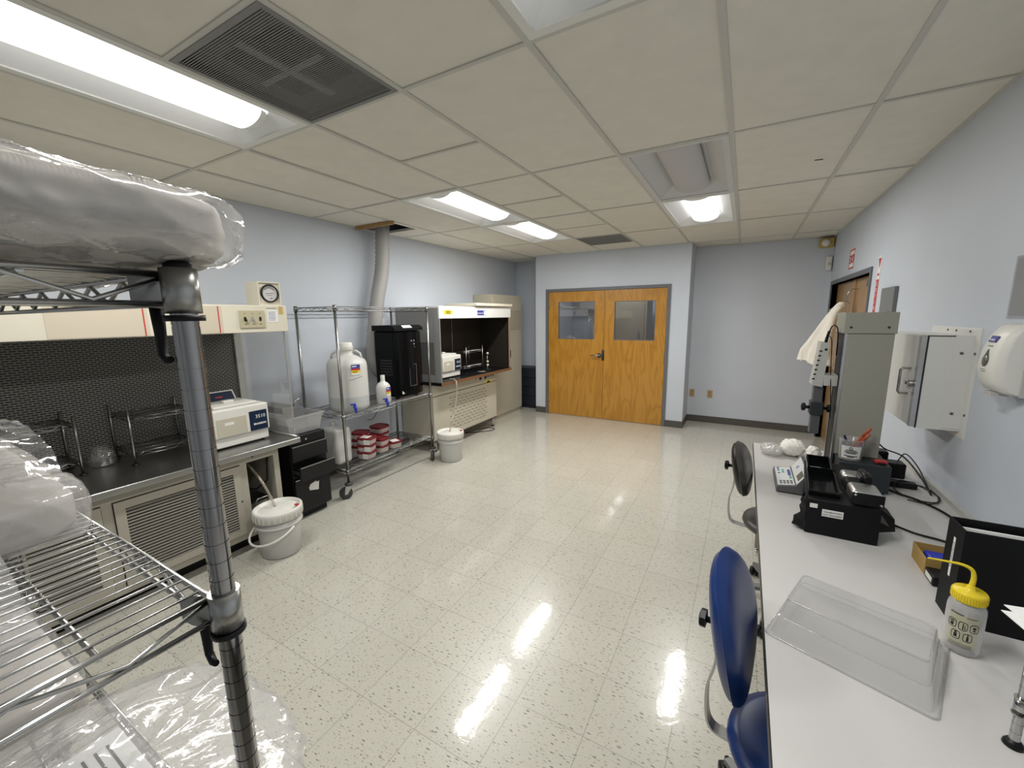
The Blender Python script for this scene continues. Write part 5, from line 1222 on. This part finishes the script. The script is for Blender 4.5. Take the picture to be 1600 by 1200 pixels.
# ------------------------------------------------------------------ test stand
STAND = t = thing('test_stand', 'tall grey column test stand on dark slate base with black clamp knobs', 'test stand', (.58, 2.78, TZ))
b = MB(t); b.box(.483, .693, 2.615, 2.97, TZ + .008, .888, .006); b.done('base', 'darkgrey', t)
b = MB(t)
for x in (.51, .67):
    for y in (2.64, 2.94): b.cyl((x, y, TZ), (x, y, TZ + .01), .012, 10)
b.done('feet', 'padgrey', t)
b = MB(t); b.box(.478, .664, 2.745, 2.95, .889, 1.545, .002); b.done('column', 'standgrey', t)
b = MB(t); b.box(.456, .67, 2.738, 2.957, 1.546, 1.654, .003); cp = b.done('column_cap', 'standgrey', t)
for x in (.485, .635):
    b = MB(t); b.cyl((x, 2.7385, 1.578), (x, 2.7365, 1.578), .006, 12); b.done('screw_hole', 'ink', cp)
b = MB(t); b.box(.466, .477, 2.748, 2.765, .80, 1.545); b.box(.466, .477, 2.93, 2.947, .80, 1.545); b.done('guide_rail', 'alu', t)
b = MB(t); b.box(.4705, .4775, 2.766, 2.929, .80, 1.545); b.done('slot_channel', 'ink', t)
b = MB(t); b.box(.405, .466, 2.79, 2.90, 1.255, 1.315, .003); b.done('crosshead_arm', 'lgrey', t)
b = MB(t); b.prism([(.352, 2.80, 1.255), (.402, 2.80, 1.245), (.416, 2.80, 1.49), (.375, 2.80, 1.495)], (0, .11, 0)); lc = b.done('force_gauge', 'lgrey', t)
b = MB(t)
for k in range(7): b.obox((.357 + k * .0034, 2.799, 1.29 + k * .026), (1, 0, .1), (0, 1, 0), (-.1, 0, 1), .006, .001, .004)
b.lathe([(.007, 0), (.007, .002)], (.40, 2.80, 1.455), 10, axis=(0, -1, 0)); b.done('gauge_buttons', 'ink', lc)
b = MB(t); b.cyl((.402, 2.85, 1.49), (.405, 2.85, 1.52), .008, 10); b.cyl((.405, 2.85, 1.515), (.412, 2.85, 1.555), .007, 10); b.done('plug', 'black', lc)
b = MB(t); b.tube(bez([(.412, 2.85, 1.55), (.425, 2.845, 1.585), (.445, 2.84, 1.57), (.452, 2.84, 1.5), (.453, 2.84, 1.42)], 8), .003, 6); b.tube(bez([(.408, 2.84, 1.53), (.425, 2.83, 1.5), (.43, 2.80, 1.35), (.44, 2.78, 1.2), (.448, 2.77, 1.08)], 8), .0022, 6); b.done('cable', 'black', t)
b = MB(t); b.box(.368, .412, 2.825, 2.885, .97, 1.24, .002); gp = b.done('grip_post', 'midgrey', t)
b = MB(t); b.box(.360, .42, 2.815, 2.895, 1.08, 1.155, .003); b.done('grip_jaw', 'darkgrey', gp)
for sx, xk in ((-1, .360), (1, .42)):
    b = MB(t); b.cyl((xk, 2.85, 1.117), (xk + sx * .02, 2.85, 1.117), .009, 10); b.lathe([(.014, 0), (.023, sx * .004), (.023, sx * .018), (.012, sx * .022)], (xk + sx * .018, 2.85, 1.117), 8, smooth=False, axis=(1, 0, 0)); b.done('clamp_knob', 'black', gp)

# pen cup on the base
c = (.534, 2.676); z = .8885
t = thing('pen_cup', 'clear plastic cup of pens with printed label on the test stand base', 'cup', (*c, z))
b = MB(t); b.lathe([(0, .001), (.046, .001), (.048, .004), (.056, .106), (.058, .108), (.058, .114), (.055, .114), (.046, .004)], (*c, z), 30, cap=False); b.done('cup_wall', 'clearpl', t)
b = MB(t); rows = []
for k in range(13):
    a = -PI * .80 + k * (PI * .52 / 12); rows.append([(c[0] + r_ * math.cos(a), c[1] + r_ * math.sin(a), z + h_) for r_, h_ in ((.0500, .015), (.0555, .082))])
b.grid(rows); pl = b.done('paper_label', 'labwhite', t)
b = MB(t)
for h_, k0, k1 in ((.058, 3, 9), (.05, 2, 10), (.043, 3, 9), (.028, 2, 10), (.022, 4, 8)):
    for k in range(k0, k1):
        a0 = -PI * .80 + k * (PI * .52 / 12); a1 = a0 + PI * .52 / 12 * .9; r_ = .0497 + h_ * .08
        b.prism([(c[0] + r_ * 1.012 * math.cos(a0), c[1] + r_ * 1.012 * math.sin(a0), z + h_), (c[0] + r_ * 1.012 * math.cos(a1), c[1] + r_ * 1.012 * math.sin(a1), z + h_), (c[0] + r_ * 1.012 * math.cos(a1), c[1] + r_ * 1.012 * math.sin(a1), z + h_ + .004), (c[0] + r_ * 1.012 * math.cos(a0), c[1] + r_ * 1.012 * math.sin(a0), z + h_ + .004)], (0, -.0004, 0))
a = -PI * .55; d = Vector((math.cos(a), math.sin(a), 0)); b.lathe([(.0075, 0), (.0075, .0012), (.005, .0012), (.005, 0)], Vector((*c, z + .071)) + d * .0555, 16, axis=d, cap=False)
b.done('label_print', 'ink', pl)
def pen(label, p, q, r, m, capm=None):
    p, q = Vector(p), Vector(q); t = thing('marker_pen', label, 'pen', p, group='pens in the clear cup'); u = (q - p).normalized(); L = (q - p).length
    b = MB(t); b.lathe([(r * .4, 0), (r, .01), (r, L * .72)], p, 12, axis=u); b.done('barrel', m, t)
    b = MB(t); b.lathe([(r * 1.08, L * .72), (r * 1.05, L * .97), (r * .8, L)], p, 12, axis=u); b.done('cap', capm or m, t)
pen('longest orange marker leaning right out of the pen cup', (.505, 2.675, z + .012), (.603, 2.668, z + .178), .0075, 'orange')
pen('shorter orange marker below the longest one in the pen cup', (.515, 2.655, z + .012), (.60, 2.66, z + .15), .0075, 'orange')
pen('grey metal pen leaning right in the pen cup', (.53, 2.69, z + .01), (.606, 2.68, z + .142), .004, 'greymet', 'chrome')
pen('dark blue capped pen leaning left in the pen cup', (.545, 2.67, z + .01), (.500, 2.672, z + .128), .005, 'lgrey', 'navy')
t = thing('red_tool', 'small dark red and black tool on the right end of the test stand base', 'tool', (.655, 2.67, .8885))
b = MB(t); b.box(.632, .684, 2.650, 2.685, .8885, .905, .005); b.done('grip', 'labred', t); b = MB(t); b.box(.646, .672, 2.635, 2.70, .8885, .8975, .003); b.done('jaw', 'black', t)

# power adapters and cords
ADAPT = t = thing('power_adapter', 'black plug-in power adapter behind the test stand base', 'adapter', (.80, 3.0, TZ))
b = MB(t); b.box(.745, .835, 2.93, 3.02, TZ, TZ + .085, .008); b.box(.72, .78, 3.03, 3.11, TZ, TZ + .12, .008); b.done('adapter_body', 'black', t)
BRICK = t = thing('power_brick', 'flat black power brick lying on the table behind the stand', 'adapter', (.79, 2.80, TZ))
b = MB(t); b.box(.715, .845, 2.775, 2.83, TZ, TZ + .03, .006); b.done('brick_body', 'black', t)
def cord(root, pts, r=.0035):
    MB(root).tube(bez(pts, 10), r, 8).done('power_cord', 'black', root)
cord(STAND, [(.70, 2.70, TZ + .012), (.74, 2.665, TZ + .008), (.81, 2.60, TZ + .006), (.87, 2.45, TZ + .006), (.885, 2.1, TZ + .006), (.87, 1.9, TZ + .05), (.86, 1.78, TZ + .2), (.83, 1.70, TZ + .30)], .0055)
cord(SEALER, [(.525, 2.30, TZ + .006), (.60, 2.27, TZ + .006), (.68, 2.20, TZ + .006), (.78, 2.16, TZ + .006), (.86, 2.05, TZ + .006), (.85, 1.78, TZ + .006)], .0045)
cord(BRICK, [(.80, 2.85, TZ + .004), (.88, 2.84, TZ + .006), (.905, 2.74, TZ + .005), (.87, 2.62, TZ + .006), (.79, 2.62, TZ + .006), (.74, 2.72, TZ + .01), (.78, 2.80, TZ + .036), (.87, 2.80, TZ + .012), (.90, 2.68, TZ + .01), (.84, 2.58, TZ + .008), (.76, 2.6, TZ + .006)], .0028)
cord(ADAPT, [(.80, 2.96, TZ + .09), (.84, 3.0, TZ + .13), (.895, 3.0, TZ + .07), (.905, 2.9, TZ + .02), (.885, 2.75, TZ + .006)], .003)
cord(STAND, [(.665, 2.95, 1.0), (.70, 3.0, .94), (.76, 3.05, .87), (.83, 2.99, .85), (.87, 2.85, .79), (.88, 2.72, TZ + .006)], .004)

# ------------------------------------------------------------------ black file box, small boxes
t = thing('file_box', 'large black cardboard file box with white spine label by the wall', 'file box', (.74, 1.64, TZ))
x0, x1, y0, y1, z1 = .597, .88, 1.588, 1.692, 1.03
b = MB(t); w = .004
b.box(x0, x1, y0, y0 + w, TZ, z1); b.box(x0, x1, y1 - w, y1, TZ, z1); b.box(x0, x0 + w, y0 + w, y1 - w, TZ, z1); b.box(x1 - w, x1, y0 + w, y1 - w, TZ, z1); b.box(x0 + w, x1 - w, y0 + w, y1 - w, TZ, TZ + w); b.done('case', 'blackmat', t)
b = MB(t); b.box(x0 - .001, x0, 1.632, 1.643, .86, .985); sl = b.done('spine_label', 'labwhite', t)
b = MB(t)
for k in range(11): b.box(x0 - .0014, x0 - .001, 1.6345, 1.6405 - .001 * (k % 3), .965 - k * .0075, .9695 - k * .0075)
b.done('spine_print', 'greyink', t).parent = sl
for k in range(4):
    tt = thing('paper_folder', f'pale paper folder standing in the file box, {["nearest the front", "second from the front", "third from the front", "rearmost"][k]}', 'folder', (.74, 1.605 + k * .018, TZ + .005), group='folders in the black file box')
    b = MB(tt); b.box(.615, .872, 1.604 + k * .019, 1.612 + k * .019, TZ + .0045, 1.005 + .006 * (k % 2)); b.done('sheets', 'paper', tt)
t = thing('open_carton', 'open tan cardboard box with blue contents left of the file box', 'box', (.70, 1.925, TZ))
b = MB(t); pan_body(b, .616, .80, 1.862, 1.988, TZ, TZ + .062, .002, .001); b.done('carton', 'card', t)
b = MB(t); b.box(.64, .79, 1.87, 1.975, TZ + .004, TZ + .045, .01); lab(b.done('blue_contents', 'bluetap', t), 'dark blue contents')
t = thing('black_case', 'small flat black case with white end label left of the file box', 'case', (.70, 1.82, TZ))
b = MB(t); b.box(.616, .79, 1.785, 1.856, TZ, TZ + .036, .004); b.done('case_body', 'black', t)
b = MB(t); b.box(.6150, .616, 1.795, 1.847, TZ + .009, TZ + .026); b.done('end_label', 'labwhite', t)

# ------------------------------------------------------------------ wash bottle
c = (.581, 1.468)
t = thing('wash_bottle', 'frosted wash bottle with yellow cap and bent spout on the table', 'bottle', (*c, TZ))
b = MB(t); b.lathe([(.030, 0), (.0365, .006), (.0375, .014), (.0375, .125), (.036, .136), (.032, .144), (.030, .150)], (*c, TZ), 36); b.done('bottle_body', 'bottlepl', t)
b = MB(t); b.lathe([(.0335, .150), (.0345, .152), (.0345, .174), (.032, .178), (.010, .180), (.008, .19), (.007, .192)], (*c, TZ), 36)
for k in range(40): a = 2 * PI * k / 40; b.obox((c[0] + .0345 * math.cos(a), c[1] + .0345 * math.sin(a), TZ + .163), (math.cos(a), math.sin(a), 0), (-math.sin(a), math.cos(a), 0), (0, 0, 1), .0008, .0012, .009)
b.done('screw_cap', 'yellow', t)
b = MB(t); pts = bez([(c[0], c[1], TZ + .185), (c[0] + .002, c[1] + .0, TZ + .215), (c[0] - .004, c[1], TZ + .237), (c[0] - .024, c[1] + .001, TZ + .246), (c[0] - .055, c[1] + .003, TZ + .2455), (c[0] - .09, c[1] + .006, TZ + .243)], 8)
b.tube(pts, [.0062 - .0042 * i / (len(pts) - 1) for i in range(len(pts))], 10); b.done('bent_spout', 'yellow', t)
b = MB(t); b.cyl((c[0], c[1], TZ + .01), (c[0], c[1], TZ + .148), .004, 10); b.done('dip_tube', 'poly', t)
def onb(a, h, e=.0004): return Vector((c[0] + (.0375 + e) * math.cos(a), c[1] + (.0375 + e) * math.sin(a), TZ + h))
A0 = math.atan2(-c[1], -c[0]) - .02
b = MB(t); rows = [[onb(A0 + s, h, .0002) for h in (.03, .06, .09, .118)] for s in [x * .1 - .8 for x in range(17)]]
b.use(film('yellow tinted print', .9, .35, (.8, .78, .45), .3)); b.grid(rows); wl = b.done('tinted_label', 'labyellow', t)
b = MB(t); b.use('ink')
def ring(ac, hc, ra, rh):
    n = 20; o = [onb(ac + ra * math.copysign(abs(math.cos(2 * PI * k / n)) ** .6, math.cos(2 * PI * k / n)), hc + rh * math.copysign(abs(math.sin(2 * PI * k / n)) ** .6, math.sin(2 * PI * k / n)), .0008) for k in range(n)]
    i = [onb(ac + ra * .86 * math.copysign(abs(math.cos(2 * PI * k / n)) ** .6, math.cos(2 * PI * k / n)), hc + rh * .86 * math.copysign(abs(math.sin(2 * PI * k / n)) ** .6, math.sin(2 * PI * k / n)), .0008) for k in range(n)]
    b.grid([o, i], closed=True, smooth=False)
for ac, hc in ((-.56, .088), (0.0, .088), (.56, .088), (-.3, .058), (.3, .058)): ring(A0 + ac, hc, .235, .0125)
def blot(ac, hc, ra, rh): b.face([onb(A0 + ac - ra, hc - rh, .0009), onb(A0 + ac + ra, hc - rh, .0009), onb(A0 + ac + ra * .8, hc + rh, .0009), onb(A0 + ac - ra * .8, hc + rh, .0009)])
blot(-.56, .085, .09, .005); blot(-.56, .094, .12, .002); blot(0, .088, .03, .009); blot(.1, .086, .02, .006); blot(.56, .09, .1, .003); blot(.56, .083, .08, .002); blot(-.3, .057, .09, .006); blot(-.3, .066, .07, .002); blot(.3, .056, .06, .007); blot(.3, .066, .04, .002)
for k in range(22): blot(-.72 + k * .032, .1185, .011, .0018 if k % 3 else .0026)
for k in range(14): blot(.12 + k * .04, .1155, .012, .0012)
for r in range(3):
    for k in range(30): blot(-.6 + k * .04, .036 - r * .0045, .013, .0008)
b.done('pictogram_print', 'ink', t).parent = wl

# ------------------------------------------------------------------ clear cover lying on the table
A, B_, C_ = Vector((.13, 1.282, 0)), Vector((.45, 1.165, 0)), Vector((.54, 1.453, 0)); D_ = A + C_ - B_
ctr = (A + C_) / 2; U = (B_ - A).normalized(); V = (D_ - A); V = (V - U * V.dot(U)).normalized()
t = thing('clear_cover', 'empty clear plastic cover lying on the white table in front of the wash bottle', 'cover', (ctr.x, ctr.y, TZ))
def rect(hu, hv, z, ou=0, ov=0, r=.014, n=5):
    pts = []
    for su, sv, a0 in ((1, 1, 0), (-1, 1, 90), (-1, -1, 180), (1, -1, 270)):
        for k in range(n + 1):
            a = math.radians(a0 + 90 * k / n); pts.append(ctr + U * (su * (hu - r) + r * math.cos(a) + ou) + V * (sv * (hv - r) + r * math.sin(a) + ov) + Vector((0, 0, z)))
    return pts
prof = [(.178, .160, .0015), (.176, .158, .004), (.169, .151, .005), (.167, .146, .012), (.160, .122, .042), (.157, .116, .043), (.153, .092, .078), (.150, .086, .086), (.146, .082, .088)]
def cover(b, e):
    rows = [rect(hu - e, hv - e, TZ + z - (e if z > .01 else 0)) for hu, hv, z in prof]; b.grid(rows, closed=True, smooth=False); b.face(rows[-1])
b = MB(t); cover(b, 0); b.done('cover_shell', 'clearpl', t)
b = MB(t)
for hu, hv, z, r in ((.178, .160, .003, .0022), (.150, .086, .0875, .0022), (.158, .117, .0435, .0014)):
    p = rect(hu, hv, TZ + z); b.tube(p + p[:1], r, 6)
b.done('moulded_rib', 'clearpl', t)
# ------------------------------------------------------------------ small riser shelf at lower right with papers
t = thing('riser_shelf', 'small chrome wire riser shelf at the lower right edge of the table', 'shelf', (.73, .95, TZ))
rx0, rx1, ry0, ry1 = .566, .895, .74, 1.165
for x in (rx0, rx1):
    for y in (ry0, ry1):
        o = grooved_post(t, x, y, TZ + .012, 1.035, .0085, .022, seg=14, cap='chrome')
        b = MB(t); b.lathe([(.017, 0), (.016, .006), (.009, .016)], (x, y, TZ), 16); b.done('foot', 'black', t)
        for z in (.835, 1.02):
            b = MB(t); b.lathe([(.0115, 0), (.0115, .034)], (x, y, z - .02), 14); b.lathe([(.013, .0), (.013, .004)], (x, y, z - .024), 14); b.lathe([(.013, .0), (.013, .003)], (x, y, z + .014), 14); b.done('collar', 'chrome', t)
for z in (.845, 1.03): wire_shelf(t, rx0 + .008, rx1 - .008, ry0 + .008, ry1 - .008, z, 'x', 22, .0014, .0024, .022, .04)
for k, (dx, dy, a) in enumerate(((0, 0, .25), (.012, .022, .32))):
    o = MB(); ca, sa = math.cos(a), math.sin(a); p0 = Vector((.512 + dx, 1.17 + dy, 1.0345 + k * .002))
    u, v = Vector((ca, sa * .6, 0)), Vector((sa * .75, -ca, 0))
    o.prism([p0, p0 + u * .30, p0 + u * .30 + v * .22, p0 + v * .22], (0, 0, .0016)); o = o.done('paper_sheet', 'paper')
    tag(o, ['lower white sheet of paper sticking out from riser shelf corner', 'upper white sheet of paper on top of the riser shelf'][k], 'paper', 'papers on the riser shelf')

# ------------------------------------------------------------------ white coat hanging at the right wall door
t = thing('lab_coat', 'off-white cotton coat hanging from a wire hanger on the right wall door', 'coat', (.87, 5.45, 1.2))
rows = []
nz, na_ = 26, 40
for j in range(nz + 1):
    f = j / nz; z = 1.76 - f * .62
    hw = .03 + .135 * min(1, f * 1.25) ** .8; cxx = .895 - hw * .85 - .03 * f; dp_ = .03 + .04 * f
    row = []
    for i in range(na_):
        a = 2 * PI * i / na_; fold = 1 + .16 * f * math.sin(7 * a + 2.5 * f) + .12 * f * math.sin(12 * a + 4 * f)
        row.append((min(.915, cxx + hw * math.cos(a) * fold), 5.45 + dp_ * math.sin(a) * fold, z - .07 * f * (1 + math.cos(a)) * .5 + .012 * f * math.sin(4 * a)))
    rows.append(row)
b = MB(t); b.grid(rows, closed=True); b.face(rows[0]); b.done('coat_cloth', 'wcloth', t)
b = MB(t); b.tube(bez([(.85, 5.425, 1.71), (.80, 5.395, 1.62), (.775, 5.38, 1.48), (.765, 5.378, 1.34), (.77, 5.375, 1.22)], 6), [.03 + .012 * min(1, k / 8) + .004 * math.sin(k * 1.3) for k in range(25)], 12); b.done('sleeve', 'wcloth', t)
b = MB(t); b.tube(bez([(.90, 5.45, 1.76), (.905, 5.45, 1.84), (.925, 5.45, 1.88), (.95, 5.45, 1.89), (.99, 5.45, 1.885)], 6), .004, 6); b.tube([(.75, 5.45, 1.67), (.90, 5.45, 1.775), (.93, 5.45, 1.74)], .004, 6); b.done('wire_hanger', 'chrome', t)

# ================================================================== light and view
w = bpy.data.worlds.new('world'); SC.world = w; w.use_nodes = True
w.node_tree.nodes['Background'].inputs['Color'].default_value = (.5, .52, .55, 1); w.node_tree.nodes['Background'].inputs['Strength'].default_value = .0
SC.view_settings.view_transform = 'Standard'; SC.view_settings.look = 'None'; SC.view_settings.gamma = 1; SC.view_settings.use_curve_mapping = False
SC.view_settings.exposure = 1.45
SC.cycles.max_bounces = 10; SC.cycles.diffuse_bounces = 5; SC.cycles.glossy_bounces = 5; SC.cycles.transparent_max_bounces = 24; SC.cycles.transmission_bounces = 6
SC.cycles.sample_clamp_indirect = 8
try:
    SC.cycles.use_denoising = True
except Exception: pass
